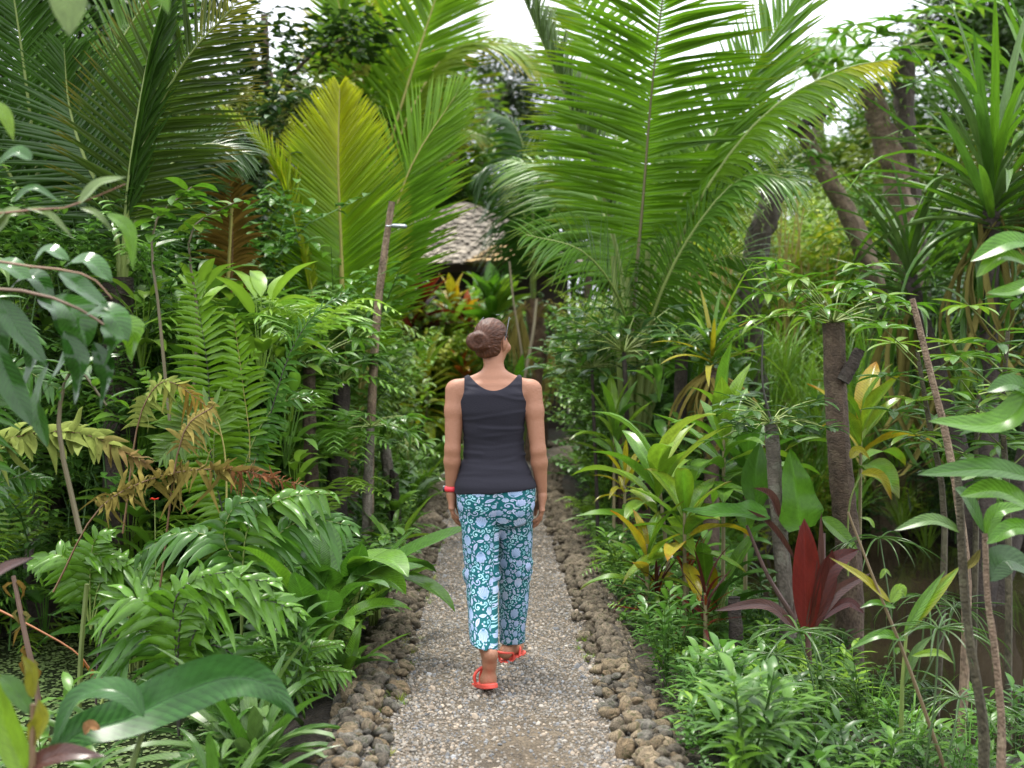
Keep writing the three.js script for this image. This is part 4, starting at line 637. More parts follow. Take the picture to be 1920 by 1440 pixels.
{ const d = 5.9, t = thing('swamp_fern', 'large swamp fern with long hanging leaflets at the edge of the duckweed pond', 'fern', G(450, d)), b = [452, 1230];
  const f = (pts, o, m = FR.fern) => fernF(t, d, [b, ...pts], { n: 17, len: 0.3, w: 0.052, t0: 0.3, droop: 0.75, a0: 66, jit: 0.2, curl: 0.7, roll: 1.1, wv: 0.05, lenJit: 0.25, fray: 0.05, seg: 6, ...o }, m);
  f([[460, 1090], [505, 1018], [570, 975], [660, 985]], { seed: 131, len: 0.33 }); f([[450, 1090], [400, 1010], [330, 1000], [260, 1040]], { seed: 132 }); f([[455, 1060], [470, 980], [530, 935], [620, 925]], { seed: 134 }, FR.fernL); f([[450, 1080], [420, 1010], [440, 950], [500, 935]], { seed: 135, len: 0.25 }); }
{ const d = 5.2, t = thing('swamp_fern', 'bright fern with a dark arching midrib over the duckweed', 'fern', G(340, d)), b = [335, 1380];
  const f = (pts, o, m = FR.fernL, r = ribD) => fernF(t, d, [b, ...pts], { n: 19, len: 0.27, w: 0.046, t0: 0.32, droop: 0.5, a0: 64, jit: 0.22, curl: 0.7, roll: 1.1, wv: 0.05, lenJit: 0.25, fray: 0.05, seg: 6, ...o }, m, r);
  f([[345, 1260], [375, 1165], [420, 1125], [500, 1125], [565, 1150]], { seed: 141, face: V(-0.3, 0.8, 0.5) }); f([[330, 1240], [330, 1120], [370, 1085], [440, 1070]], { seed: 142, len: 0.24 }); f([[330, 1260], [300, 1150], [240, 1120], [180, 1170]], { seed: 143 }); f([[330, 1270], [290, 1190], [240, 1190], [200, 1260]], { seed: 144 }, FR.fern); f([[335, 1260], [390, 1210], [440, 1230], [480, 1290]], { seed: 145 }, FR.fern); f([[333, 1240], [350, 1130], [420, 1090], [520, 1090]], { seed: 146 }); }
{ const d = 6.6, t = thing('swamp_fern', 'short fern with stiff blunt leaflets behind the duckweed pond', 'fern', G(170, d)), b = [170, 1180];
  for (const [i, a] of [[[150, 1080], [160, 1040], [230, 1050]], [[190, 1090], [230, 1060], [300, 1090]], [[150, 1090], [110, 1040], [60, 1060]], [[170, 1060], [180, 1010], [210, 1000]], [[200, 1110], [260, 1100], [310, 1140]]].entries()) fernF(t, d, [b, ...a], { n: 14, len: 0.2, w: 0.055, t0: 0.3, droop: 0.3, seed: 151 + i }, FR.fernL); }
{ const d = 5.3, t = thing('fern', 'small fern with neat drooping leaflets next to the kerb below the broad leaves', 'fern', G(560, d)), b = [500, 1400];
  for (const [i, a] of [[[500, 1280], [545, 1225], [640, 1205]], [[520, 1300], [580, 1260], [660, 1260]], [[490, 1290], [470, 1230], [500, 1200]], [[500, 1310], [440, 1270], [400, 1290]]].entries()) fernF(t, d, [b, ...a], { n: 22, len: 0.14, w: 0.03, t0: 0.3, droop: 0.5, seed: 161 + i }, FR.fernL); }
fernClump('fern clump spreading at the foot of the dark palms', 330, 8.6, 9, 1.0, [FR.fern, FR.fernL], { e: 1.2 });
fernClump('fern with dark glossy fronds low beside the pale pole', 600, 7.4, 8, 0.8, [FR.fernD, FR.fern]);
fernClump('young fern under the bottom of the arching leaf', 300, 4.6, 6, 0.45, [FR.fern, FR.fernL], { w: 0.026 });
fernClump('bushy fern to the side of the brown dead cane', 520, 8.2, 9, 1.05, [FR.fernL, FR.fern], { e: 1.25 });
{ // foreground arching leaf
  const bigVein = B(0.035, 0.115, 0.045, { gloss: 0.6, rough: 0.31, through: 0.25 }).clone(); bigVein.bumpScale = 0.018;
  const d = 3.9, b = G(235, d), t = thing('arrowleaf_plant', 'huge arching wavy green leaf in the foreground with a pink petal on it', 'plant', b);
  stemW(t, PX(d, [225, 1620], [240, 1470], [272, 1355]), 0.013, 0.009, stemMat(0.09, 0.13, 0.03), 'stalk');
  leafW(t, 'leaf', PX(d, [88, 1425, -0.1], [150, 1375, -0.06], [235, 1350], [330, 1305, 0.05], [430, 1272, 0.05], [500, 1285, 0.02], [556, 1345, -0.03]), 0.16, bigVein, { shape: 'ellipse', seg: 30, wave: 0.075, fold: 0.3, twist: 0.5, up: V(-0.05, 0.72, 0.68), mid: 1.4, seed: 5 });
  leafW(t, 'leaf', PX(d - 0.1, [270, 1345], [230, 1300], [150, 1305], [95, 1400]), 0.1, B(0.035, 0.12, 0.04, { gloss: 0.7 }), { shape: 'ellipse', wave: 0.03, seed: 6, up: V(0.1, 0.9, 0.4) });
  const pe = thing('fallen_petal', 'curled dry pink petal lying on the huge foreground leaf', 'petal', P(172, 1370, d - 0.07)); leafW(pe, 'blade', PX(d - 0.075, [158, 1378], [170, 1362], [188, 1368]), 0.035, B(0.5, 0.24, 0.3, { dull: true, through: 0.1 }), { shape: 'ellipse', fold: 0.6, wave: 0.1, seg: 8 }); }
{ const d = 3.3, b = G(60, d), t = thing('shoot', 'purple-leaved shoot with a yellowish sheath in the bottom corner', 'plant', b);
  stemW(t, PX(d, [60, 1700], [60, 1500], [62, 1320]), 0.014, 0.008, stemMat(0.16, 0.1, 0.05)); leafW(t, 'leaf', PX(d, [20, 1460], [110, 1415], [200, 1418]), 0.06, LM.plum, { wave: 0.04, seed: 3 }); leafW(t, 'sheath', PX(d, [62, 1400], [80, 1350], [72, 1310]), 0.05, B(0.3, 0.27, 0.06), { fold: 0.9 }); leafW(t, 'sheath', PX(d, [62, 1310], [60, 1260], [40, 1228]), 0.035, B(0.24, 0.22, 0.05), { fold: 0.9 }); leafW(t, 'leaf', PX(d, [60, 1480], [10, 1360], [-12, 1240]), 0.075, LM.tiL, { seed: 8 }); leafW(t, 'leaf', PX(d + 0.3, [-40, 1100], [10, 1065], [64, 1045]), 0.04, LM.plum, { seed: 9 }); leafW(t, 'leaf', PX(d, [60, 1340], [20, 1285], [-5, 1265]), 0.05, LM.lily, { seed: 10 }); }
{ const t = thing('spider_lily', 'strap-leaved lily clump arching against the kerb at the bottom of the picture', 'lily', G(470, 4.75)), R = rngOf(171); rosette(t, R, { n: 26, L: 0.62, fam: 'strap', mats: [LM.lily, LM.grey, LM.tiD], h: 0.05, e0: 0.5, e1: 1.45, wide: 1.15 }); }
{ const t = thing('spider_lily', 'smaller strap-leaved clump just below the arching foreground leaf', 'lily', G(400, 4.3)), R = rngOf(172); rosette(t, R, { n: 14, L: 0.5, fam: 'strap', mats: [LM.lily, LM.grey], h: 0.05, e0: 0.4, e1: 1.4, wide: 1.2 }); }
function leafyClump(label, px, d, n, L, mats, o = {}) {   // several leaf shoots out of the ground
  const b = G(px, d), t = thing(o.name || 'heliconia', label, o.cat || 'plant', b, o.group), R = rngOf(Math.round(px * 5 + d * 37));
  for (let i = 0; i < n; i++) { const a = i * 2.4 + (R() - 0.5), h = (o.h || 0.45) * (0.5 + 0.7 * R()), p = V(Math.sin(a) * h * 0.25, h, Math.cos(a) * h * 0.25); add(t, 'stem', tubeGeo([V(Math.sin(a) * 0.04, -0.05, Math.cos(a) * 0.04), p.clone().multiplyScalar(0.6), p], 0.01, 0.006, { seg: 4, rad: 5 }), o.stem || ribG); setLeaf(t, 'leaf', o.fam || 'banana', Math.floor(R() * 9), p, a, 0.35 + 0.85 * R(), L * (0.7 + 0.5 * R()), mats[Math.floor(R() * mats.length)], (R() - 0.5) * 0.6, o.wide || 1); }
  return t;
}
leafyClump('broad-leaved clump with pale glossy blades leaning over the kerb beside the woman', 640, 6.3, 18, 0.62, [LM.banana, LM.ti, LM.bananaD, LM.bananaD], { h: 0.42, wide: 1.25 });
leafyClump('dark upright broad-leaved clump between the swamp fern and the kerb', 595, 5.8, 14, 0.5, [LM.bananaD, LM.ti, LM.tiD], { h: 0.35, wide: 1.3 });
leafyClump('low glossy plants crowding the kerb opposite the woman\'s sandals', 700, 6.9, 12, 0.28, [LM.ti, LM.tiD, LM.lily], { h: 0.18, fam: 'lance' });
leafyClump('small leafy plant hugging the kerb in front of the broad-leaved clump', 645, 5.6, 12, 0.26, [LM.ti, LM.lily], { h: 0.14, fam: 'lance' });
leafyClump('dark broad-leaved clump under the dead fern frond', 240, 7.6, 12, 0.5, [LM.bananaD, LM.tiD], { h: 0.5 });
leafyClump('knee-high leafy plant at the base of the pale pole', 740, 8.2, 12, 0.3, [LM.ti, LM.tiL], { h: 0.3, fam: 'lance' });
{ const t = thing('flower', 'tiny bright red flower in the ground cover below the fading fern', 'flower', G(290, 6.6)), p = P(290, 938, 6.6); stemW(t, [t.position.clone(), p], 0.004, 0.003); for (let i = 0; i < 6; i++) { const m = setLeaf(t, 'petal', 'ovate', i, p.clone().sub(t.position), i * 1.05, 0.6, 0.028, leafMat(0.7, 0.03, 0.03)); m.scale.x *= 1.6; } }
{ const t = thing('cane', 'bare snapped green cane standing in the duckweed', 'cane', G(155, 5.9)); stemW(t, PX(5.9, [148, 1330], [152, 1220], [163, 1095]), 0.014, 0.012, stemMat(0.13, 0.17, 0.04)); const u = thing('cane', 'thin pale green cane leaning beneath the bright fern', 'cane', G(200, 5.7)); stemW(u, PX(5.7, [190, 1320], [220, 1240], [250, 1165]), 0.008, 0.006, stemMat(0.22, 0.28, 0.06));
  const w = thing('cane', 'thin black twig upright between the two green canes', 'cane', G(183, 5.8)); stemW(w, PX(5.8, [180, 1320], [184, 1220], [198, 1140]), 0.006, 0.004, stemMat(0.05, 0.03, 0.03)); }
{ const t = thing('dead_stalk', 'shaggy brown withered stalk hanging by the picture edge', 'stalk', G(60, 5.4)), R = rngOf(7); stemW(t, PX(5.4, [80, 1420], [70, 1300], [45, 1180], [25, 1080]), 0.016, 0.01, stemMat(0.16, 0.1, 0.07)); for (let i = 0; i < 26; i++) { const y = lerp(1080, 1380, R()), x = lerp(25, 78, (y - 1080) / 300); leafW(t, 'dry_leaf', PX(5.4, [x, y], [x + (R() - 0.5) * 40, y + 10], [x + (R() - 0.5) * 50, y + 30 + 20 * R()]), 0.02, R() < 0.5 ? LM.dead : FR.brown, { seg: 4, across: 3, wave: 0.1, seed: i }); } }
{ const t = thing('dead_stalk', 'thin rusty fallen stalk leaning over the duckweed', 'stalk', G(30, 6)); stemW(t, PX(6, [-10, 1140], [70, 1180], [150, 1230], [190, 1290]), 0.006, 0.003, stemMat(0.3, 0.11, 0.04)); for (let i = 0; i < 14; i++) { const R = rngOf(i + 3), x = 150 + i * 8, y = 1235 + i * 7; leafW(t, 'dry_leaf', PX(6, [x, y], [x + 6, y + 8], [x + 14 * R(), y + 22]), 0.014, B(0.42, 0.15, 0.06, { dull: true }), { seg: 4, across: 3, wave: 0.15, seed: i }); } }
// cane with the small brown palm leaf
{ const t = thing('dead_palm_shoot', 'tall yellow cane topped by a brown dead palm leaf', 'palm shoot', G(425, 8.6)); stemW(t, PX(8.6, [418, 930], [420, 700], [430, 480], [435, 385]), 0.016, 0.012, ribY); addFrond(t, PX(8.6, [433, 560], [436, 450], [432, 360], [424, 285]), { n: 34, len: 0.34, w: 0.04, face: V(-0.2, 0.2, 1), t0: 0.05, lift: 0.1, droop: 0.35, r: 0.008, a0: 62, a1: 34, seed: 181, curl: 0.4, jit: 0.12 }, FR.brown, ribB, 'dead_frond'); addFrond(t, PX(8.7, [430, 640], [440, 560], [446, 480], [450, 400]), { n: 26, len: 0.28, w: 0.04, face: V(0.1, 0.2, 1), droop: 0.8, r: 0.008, t0: 0.05, seed: 182, curl: 0.6, jit: 0.2 }, FR.brown, ribB, 'dead_frond'); }
// leafy light-green sprays
function spray(label, pts, d, n, L, mats, o = {}) { // a branch with single leaves
  const b = G(pts[0][0], d), w = PX(d, ...pts), t = thing(o.name || 'shrub', label, 'shrub', b, o.group), R = rngOf(Math.round(pts[0][0] + pts[1][1])), cv = new THREE.CatmullRomCurve3(w); stemW(t, w, o.r || 0.012, 0.004, o.stem || stemMat(0.12, 0.1, 0.05));
  for (let i = 0; i < n; i++) { const q = lerp(o.from ?? 0.5, 1, i / (n - 1)), p = cv.getPoint(q), T = cv.getTangent(q), yaw = Math.atan2(T.x, T.z) + (i % 2 ? 1 : -1) * (0.7 + 0.5 * R()); setLeaf(t, 'leaf', o.fam || 'ovate', i, p.sub(b), o.round ? R() * 6.28 : yaw, 0.1 + (R() - 0.4) * 0.9, L * (0.7 + 0.5 * R()), mats[Math.floor(R() * mats.length)], (R() - 0.5) * 0.6); }
  return t; }
spray('light green sapling with flat rows of leaflets below the dark palms', [[330, 900], [300, 600], [290, 420], [360, 350]], 7.2, 30, 0.16, [LM.taro, LM.ti], { from: 0.45, round: true });
spray('light green leafy branch beside the brown dead cane', [[350, 900], [370, 600], [360, 430], [440, 380]], 7.4, 26, 0.15, [LM.taro, LM.tiL], { from: 0.5, round: true });
spray('hanging branch with long leaves in front of the dark thicket', [[150, 1000], [110, 780], [140, 690], [200, 760]], 5, 20, 0.17, [LM.tiD, LM.ti], { round: true, fam: 'lance' });
// trunks beside the path
const BK = { brown: barkMat(0.13, 0.095, 0.07), grey: barkMat(0.2, 0.18, 0.155), pale: barkMat(0.27, 0.2, 0.14), dark: barkMat(0.06, 0.048, 0.04), moss: barkMat(0.1, 0.09, 0.055) };
function sproutTree(label, pts, d, r, bark, o = {}) {
  const w = PX(d, ...pts), b = w[0].clone(); b.y = gh(b.x, b.z); const t = thing(o.name || 'pruned_tree', label, 'tree', b, o.group), R = rngOf(Math.round(pts[0][0] * 3 + pts[0][1]));
  trunkOf(t, [b.clone().add(V(0, -0.1, 0)), ...w], r, r * (o.taper || 0.8), bark, { bump: o.bump ?? 0.09, flare: 0.3 });
  const top = w[w.length - 1].clone().sub(b);
  if (o.moss) { const gb = new GB(), cv = new THREE.CatmullRomCurve3(w); for (let i = 0; i < o.moss; i++) { const q = R(), p = cv.getPoint(q), a = R() * 6.28, dd = V(Math.cos(a), (R() - 0.6) * 0.9, Math.sin(a)).normalize(); freeLeaf(gb, p.addScaledVector(V(Math.cos(a), 0, Math.sin(a)), r * 0.8), dd, 0.08 + 0.16 * R() * R(), 0.014 + 0.02 * R(), 1.3, { seg: 3, seed: i }); } addW(t, 'moss', gb.geo(), leafMat(0.1, 0.14, 0.04), 'stuff'); }
  for (let i = 0; i < (o.n || 0); i++) { const a = i * 2.4 + R(), e = (o.e ?? 0.5) + (R() - 0.5) * 0.9, ln = (o.stalk || 0.2) * (0.6 + 0.8 * R()), p = top.clone().addScaledVector(V(Math.sin(a) * Math.cos(e), Math.sin(e), Math.cos(a) * Math.cos(e)), ln); add(t, 'leaf_stalk', tubeGeo([top, top.clone().lerp(p, 0.5).add(V(0, 0.03, 0)), p], 0.005, 0.003, { seg: 4, rad: 4 }), ribG);
    const nl = o.palm || 1; for (let k = 0; k < nl; k++) setLeaf(t, 'leaf', o.fam || 'lance', k + i, p, nl > 1 ? a + (k / nl - 0.5) * (o.fan || 5.2) : a, 0.15 + (R() - 0.6) * 0.6, (o.L || 0.18) * (0.75 + 0.4 * R()), (o.mats || [LM.ti])[Math.floor(R() * (o.mats || [1]).length)], (R() - 0.5) * 0.4); }
  return t;
}
{ const t = sproutTree('slender pale crooked pole with a small grey lamp near its top', [[690, 985], [692, 880], [700, 700], [712, 540], [735, 378]], 9, 0.042, BK.pale, { name: 'garden_pole', taper: 0.55, bump: 0.05 }); t.userData.category = 'pole';
  const L = new THREE.Group(); L.name = 'lamp'; t.add(L); L.position.copy(P(748, 424, 8.95).sub(t.position)); const gm = new THREE.MeshStandardMaterial({ color: C(0.28, 0.3, 0.32), roughness: 0.4, metalness: 0.5 }), sg = new THREE.CapsuleGeometry(0.02, 0.075, 4, 10); sg.rotateZ(1.5); sg.scale(1, 0.75, 1.3); add(L, 'lamp_head', sg, gm); const br = new THREE.CylinderGeometry(0.006, 0.006, 0.07, 6); br.rotateZ(1.57); add(L, 'bracket', br, gm).position.x = -0.055; }
sproutTree('dark trunk with a bushy head of drooping leaves just behind the dead fern tip', [[585, 930], [580, 800], [580, 690]], 8.4, 0.05, BK.brown, { n: 16, palm: 5, L: 0.24, stalk: 0.3, e: 0.4, mats: [LM.ti, LM.tiD, LM.shef], fan: 3 });
sproutTree('thick dark double trunk between the drooping-leaved trunk and the pale pole', [[632, 920], [636, 820], [642, 720]], 9, 0.075, BK.dark, { n: 12, palm: 5, L: 0.22, stalk: 0.3, mats: [LM.shef, LM.tiD], fan: 3 });
sproutTree('leafy sapling trunk standing against the lower part of the pale pole', [[688, 1000], [690, 900], [695, 800]], 8.3, 0.035, BK.grey, { n: 12, palm: 6, L: 0.18, stalk: 0.22, e: 0.2, mats: [LM.taro, LM.shef], fan: 3.6 });
sproutTree('weathered grey post leaning beside the white lily', [[735, 955], [728, 890], [722, 832]], 9.6, 0.05, BK.grey, { name: 'garden_post' }).userData.category = 'post';
sproutTree('shorter dark post standing against the grey leaning post', [[742, 960], [740, 920], [738, 880]], 9.4, 0.04, BK.dark, { name: 'garden_post' }).userData.category = 'post';
{ const t = thing('spider_lily', 'white-flowered spider lily at the kerb beyond the posts', 'lily', G(768, 11.6)), R = rngOf(191), p = P(765, 832, 11.6).sub(t.position); rosette(t, R, { n: 18, L: 0.75, fam: 'strap', mats: [LM.ti, LM.lily], h: 0.05, e0: 0.5, e1: 1.4 }); add(t, 'flower_stalk', tubeGeo([V(0, 0, 0), p], 0.012, 0.008), ribG); for (let i = 0; i < 16; i++) setLeaf(t, 'petal', 'sword', i, p, i * 2.4, 0.9 - 1.6 * R(), 0.17, leafMat(0.8, 0.8, 0.78), 0, 0.7); }
leafyClump('low strap-leaved plant on the kerb where the path narrows', 800, 13.5, 16, 0.55, [LM.ti, LM.tiL], { h: 0.1, fam: 'strap' });

// ================================================================ plants at the end of the path
function tiPlant(label, px, d, topPy, n, L, mats, o = {}) {
  const b = G(px, d), t = thing(o.name || 'ti_plant', label, 'plant', b, o.group), R = rngOf(Math.round(px * 7 + d * 11)), h = Math.max(0.05, P(px, topPy, d).y - b.y), top = V((o.lean || 0) * h, h, 0);
  add(t, 'stem', tubeGeo([V(0, -0.05, 0), V((o.lean || 0) * h * 0.3, h * 0.5, 0), top.clone().add(V(0, 0.1, 0))], 0.014, 0.009, { seg: 6, rad: 6, rings: 5 }), o.stem || stemMat(0.2, 0.17, 0.08));
  rosette(t, R, { at: top.clone().add(V(0, -L * (o.sp ?? 0.5), 0)), n, L, mats, h: L * (o.sp ?? 0.5) + 0.05, fam: o.fam || 'cordy', wide: o.wide || 1, e0: o.e0 ?? 0.1, e1: o.e1 ?? 1.35 }); return t;
}
tiPlant('maroon-leaved ti plant below the hut roof edge', 782, 17.4, 580, 26, 0.75, [LM.maroon, LM.plum, LM.red], { wide: 1.1 });
tiPlant('dark red ti plant lower down in the flowering thicket', 758, 17, 640, 14, 0.5, [LM.maroon, LM.plum]);
tiPlant('croton with golden yellow leaves in front of the hut opening', 850, 18, 585, 30, 0.5, [LM.orange, LM.tiY, B(0.5, 0.35, 0.03)], { name: 'croton', wide: 1.3, e1: 1.4 });
tiPlant('croton with orange red leaves next to the golden one', 876, 17.7, 605, 26, 0.4, [B(0.5, 0.09, 0.03), LM.red, LM.orange], { name: 'croton', wide: 1.2 });
tiPlant('red-leaved croton low behind the woman\'s bun', 868, 16.5, 690, 18, 0.3, [B(0.42, 0.08, 0.03), LM.orange, LM.ti], { name: 'croton', wide: 1.2 });
tiPlant('lime green broad-leaved plant right above the woman\'s head', 925, 17, 575, 28, 0.6, [LM.tiL, LM.tiL, LM.taro], { wide: 1.6 });
tiPlant('yellow-green leafy plant at the bend level with the woman\'s shoulder', 800, 15.6, 700, 28, 0.5, [LM.tiL, B(0.33, 0.36, 0.06), LM.tiY], { wide: 1.1, e0: -0.3, sp: 1.2 });
tiPlant('variegated plant with reddish centre under the red ti plant', 745, 15, 745, 16, 0.4, [LM.plum, LM.ti, LM.lily], {});
leafyClump('fresh green plant at the bend just past the woman\'s ear', 965, 14.5, 14, 0.4, [LM.taro, LM.tiL], { h: 0.9, fam: 'lance' });

// ================================================================ pond side, from the path outward
tiPlant('young dracaena rosette in front of the coconut palm base', 1152, 9.2, 815, 20, 0.42, [LM.ti, LM.tiD, LM.tiL], { fam: 'cordy', wide: 0.65, e0: 0.2 });
tiPlant('second smaller dracaena rosette lower by the kerb', 1172, 8.6, 905, 14, 0.3, [LM.tiY, LM.ti], { wide: 0.6 });
sproutTree('sapling with dark blue-green leaves in front of the coconut palm stalks', [[1178, 960], [1176, 800], [1170, 660]], 9.4, 0.02, BK.dark, { name: 'sapling', n: 26, palm: 3, L: 0.19, stalk: 0.4, e: 0.3, fam: 'ovate', mats: [LM.blue, LM.tiD], fan: 3 });
sproutTree('second bluish sapling leaning over the hedge toward the woman', [[1120, 960], [1115, 820], [1110, 690]], 9.8, 0.015, BK.dark, { name: 'sapling', n: 22, palm: 3, L: 0.17, stalk: 0.38, e: 0.2, fam: 'ovate', mats: [LM.blue, LM.shefD], fan: 3 });
sproutTree('short dark forked stump with leaf sprouts behind the ti plants', [[1278, 940], [1275, 800], [1278, 665]], 9.2, 0.055, BK.dark, { n: 14, palm: 4, L: 0.2, stalk: 0.3, mats: [LM.shefD, LM.blue], fan: 3 });
for (const [l, ...a] of [
  ['tall light green ti plant with a single upright bright leaf', 1358, 7.6, 830, 17, 0.5, [LM.tiL, LM.ti, LM.ti], { wide: 1.15, e1: 1.5 }],
  ['ti plant with long blotched pale leaves leaning toward the path', 1262, 7.3, 905, 17, 0.52, [LM.tiL, LM.ti, B(0.26, 0.33, 0.08)], { lean: -0.1, wide: 1.05 }],
  ['ti plant with fading yellow lower leaves', 1285, 6.9, 985, 14, 0.42, [LM.tiY, LM.ti, LM.tiL], { wide: 1.05, fam: 'cordyY', e0: -0.3 }],
  ['small ti plant with curled yellow tips beside the kerb', 1215, 6.9, 1055, 13, 0.36, [LM.tiY, LM.ti, LM.tiL], { fam: 'cordyY' }],
  ['dark green ti plant between the two slim trunks', 1400, 7.9, 880, 16, 0.5, [LM.ti, LM.tiD, LM.bananaD], { wide: 1.2 }]]) tiPlant(l, ...a);
leafyClump('dark leafy clump at the foot of the ti plants', 1330, 7.1, 14, 0.4, [LM.bananaD, LM.tiD, LM.ti], { h: 0.4 });
{ const d = 9, t = thing('screw_pine', 'young screw pine with a skirt of dry hanging brown leaves', 'screw pine', G(1335, d)), R = rngOf(201), top = P(1335, 690, d).sub(t.position); trunkOf(t, [t.position.clone(), P(1335, 690, d)], 0.06, 0.05, BK.brown);
  for (let i = 0; i < 34; i++) { const m = setLeaf(t, 'dead_leaf', 'sword', 3, top.clone().add(V((R() - 0.5) * 0.1, -0.05 * R(), (R() - 0.5) * 0.1)), R() * 6.28, 0.1 - 0.5 * R(), 0.55 + 0.3 * R(), FR.tan, (R() - 0.5) * 1.5, 0.9); m.rotation.x += 0.5; }
  rosette(t, R, { at: top, n: 26, L: 0.6, fam: 'sword', mats: [LM.ti, LM.tiL, LM.tiY], h: 0.15, e0: 0.1, e1: 1.4, wide: 1.4 }); }
{ const t = sproutTree('slim grey lichen-spotted trunk topped by a rosette of small dark leaves', [[1478, 1180], [1462, 1000], [1452, 880], [1446, 795]], 6.9, 0.046, BK.grey, { n: 26, palm: 6, L: 0.13, stalk: 0.24, e: 0.1, fam: 'obov', mats: [LM.blue, LM.shefD, LM.lily], fan: 5 }); stemW(t, PX(6.9, [1448, 800], [1430, 720], [1430, 620]), 0.007, 0.004, ribD); }
{ const t = sproutTree('stout ringed brown trunk cut flat with bright leaves sprouting from its top', [[1592, 1060], [1578, 900], [1568, 760], [1562, 605]], 7.5, 0.078, barkMat(0.12, 0.085, 0.06), { n: 24, palm: 7, L: 0.2, stalk: 0.38, e: 0.45, fam: 'lance', mats: [LM.shef, LM.tiL, LM.taro], fan: 5, bump: 0.05 }); trunkOf(t, PX(7.42, [1580, 715], [1600, 680], [1612, 655]), 0.04, 0.032, BK.dark, { name: 'branch_stub' }); }
tiPlant('ti plant with a big yellow upright leaf just behind the stout ringed trunk', 1615, 7.9, 800, 12, 0.55, [LM.tiY, LM.ti, LM.tiL], { wide: 1.2, fam: 'cordyY', e0: 0.4 });
{ const t = thing('dying_leaf_shoot', 'thin shoot carrying one bent yellow and orange leaf', 'plant', G(1600, 7.2)); stemW(t, PX(7.2, [1590, 1080], [1594, 940], [1615, 888]), 0.006, 0.004, ribG); leafW(t, 'leaf', PX(7.2, [1615, 888], [1650, 895], [1672, 938]), 0.075, LM.tiY, { tip: [1.2, 0.6, 0.3], fold: 0.5, seed: 4 }); leafW(t, 'leaf', PX(7.3, [1594, 860], [1610, 845], [1632, 862]), 0.06, LM.tiY, { fold: 0.5, seed: 5 }); }
{ const d = 6.8, t = thing('taro', 'taro with one big bright upright leaf and a dark curled one', 'taro', G(1490, d)); const st = (a) => stemW(t, PX(d, [1490, 1160], ...a), 0.014, 0.008, stemMat(0.12, 0.07, 0.06), 'stalk');
  st([[1500, 1050], [1500, 985]]); leafW(t, 'leaf', PX(d, [1502, 992], [1492, 920], [1480, 842]), 0.33, LM.taro, { shape: 'heart', up: V(0.35, 0.35, 0.87), seg: 16, wave: 0.03, fold: 0.15, mid: 1.3 });
  st([[1440, 1080], [1400, 985]]); leafW(t, 'leaf', PX(d - 0.1, [1440, 965], [1370, 962], [1278, 958]), 0.27, B(0.055, 0.15, 0.03, { gloss: 0.5 }), { shape: 'heart', up: V(0.1, 0.95, 0.3), seg: 16, wave: 0.03, fold: 0.2 });
  st([[1540, 1080], [1545, 1000]]); leafW(t, 'leaf', PX(d + 0.1, [1540, 970], [1575, 1000], [1610, 1035]), 0.11, LM.banana, { seg: 12 }); leafW(t, 'curled_leaf', PX(d - 0.2, [1460, 970], [1440, 930], [1412, 915]), 0.05, LM.plum, { fold: 1.2 }); leafW(t, 'curled_leaf', PX(d - 0.15, [1490, 1050], [1440, 985], [1400, 955]), 0.04, LM.plum, { fold: 1.2, seed: 8 });
  leafW(t, 'leaf', PX(d + 0.3, [1420, 960], [1415, 900], [1425, 830]), 0.16, LM.bananaD, { seg: 12, shape: 'ellipse' }); }
{ const d = 6.3, t = thing('red_banana', 'plant with broad deep red leaves and purple undersides at the pond edge', 'plant', G(1520, d)); for (const [a, w, m] of [[[[1514, 1200], [1510, 1080], [1508, 972]], 0.15, 'red'], [[[1522, 1180], [1560, 1060], [1610, 1030]], 0.1, 'maroon'], [[[1530, 1170], [1570, 1110], [1632, 1075]], 0.06, 'plum'], [[[1510, 1180], [1535, 1080], [1540, 960]], 0.04, 'plum'], [[[1500, 1190], [1440, 1135], [1338, 1145]], 0.055, 'plum'], [[[1518, 1190], [1550, 1100], [1560, 1030]], 0.09, 'maroon'], [[[1525, 1170], [1590, 1130], [1620, 1150]], 0.05, 'maroon']]) leafW(t, 'leaf', PX(d, ...a), w, LM[m], { seg: 12, shape: 'ellipse', up: V(0.1, 0.4, 0.9), fold: 0.25, wave: 0.02, seed: a[2][0] }); stemW(t, PX(d, [1518, 1290], [1516, 1230], [1515, 1180]), 0.02, 0.012, stemMat(0.07, 0.03, 0.025)); }
for (const [l, px, d, py] of [['larger red bromeliad with pointed leaves beside the dark trunk foot', 1325, 6.6, 1135], ['red bromeliad half hidden behind the larger red one', 1290, 7.2, 1085], ['small orange-red bromeliad nearest the kerb', 1232, 6.9, 1115]]) tiPlant(l, px, d, py, 20, 0.27, [LM.red, LM.maroon, B(0.3, 0.05, 0.02)], { name: 'bromeliad', fam: 'sword', wide: 1.5, e0: 0.1 });
sproutTree('short dark stump standing in the shade behind the red bromeliads', [[1380, 1200], [1378, 1150], [1376, 1120]], 6.6, 0.04, BK.dark, { name: 'tree_stump' });
function sedge(label, d, stems, R0) { const t = thing('umbrella_sedge', label, 'sedge', G(stems[0][0], d)), R = rngOf(R0); stems.forEach(([x0, x1, y1], i) => { const b = P(x0, 1440, d); b.y = gh(b.x, b.z); const tp = P(x1, y1, d + (R() - 0.5) * 0.4); stemW(t, [b, b.clone().lerp(tp, 0.55).add(V(0.02, 0.02, 0)), tp], 0.005, 0.003, stemMat(0.07, 0.12, 0.04)); for (let k = 0; k < 17; k++) setLeaf(t, 'leaf', 'sword', 1 + Math.floor(R() * 3), tp.clone().sub(t.position), k * 2.4 + R() * 0.4, 0.35 * R(), 0.26 + 0.12 * R(), k % 3 ? LM.lily : LM.grey, 0, 0.62); }); }
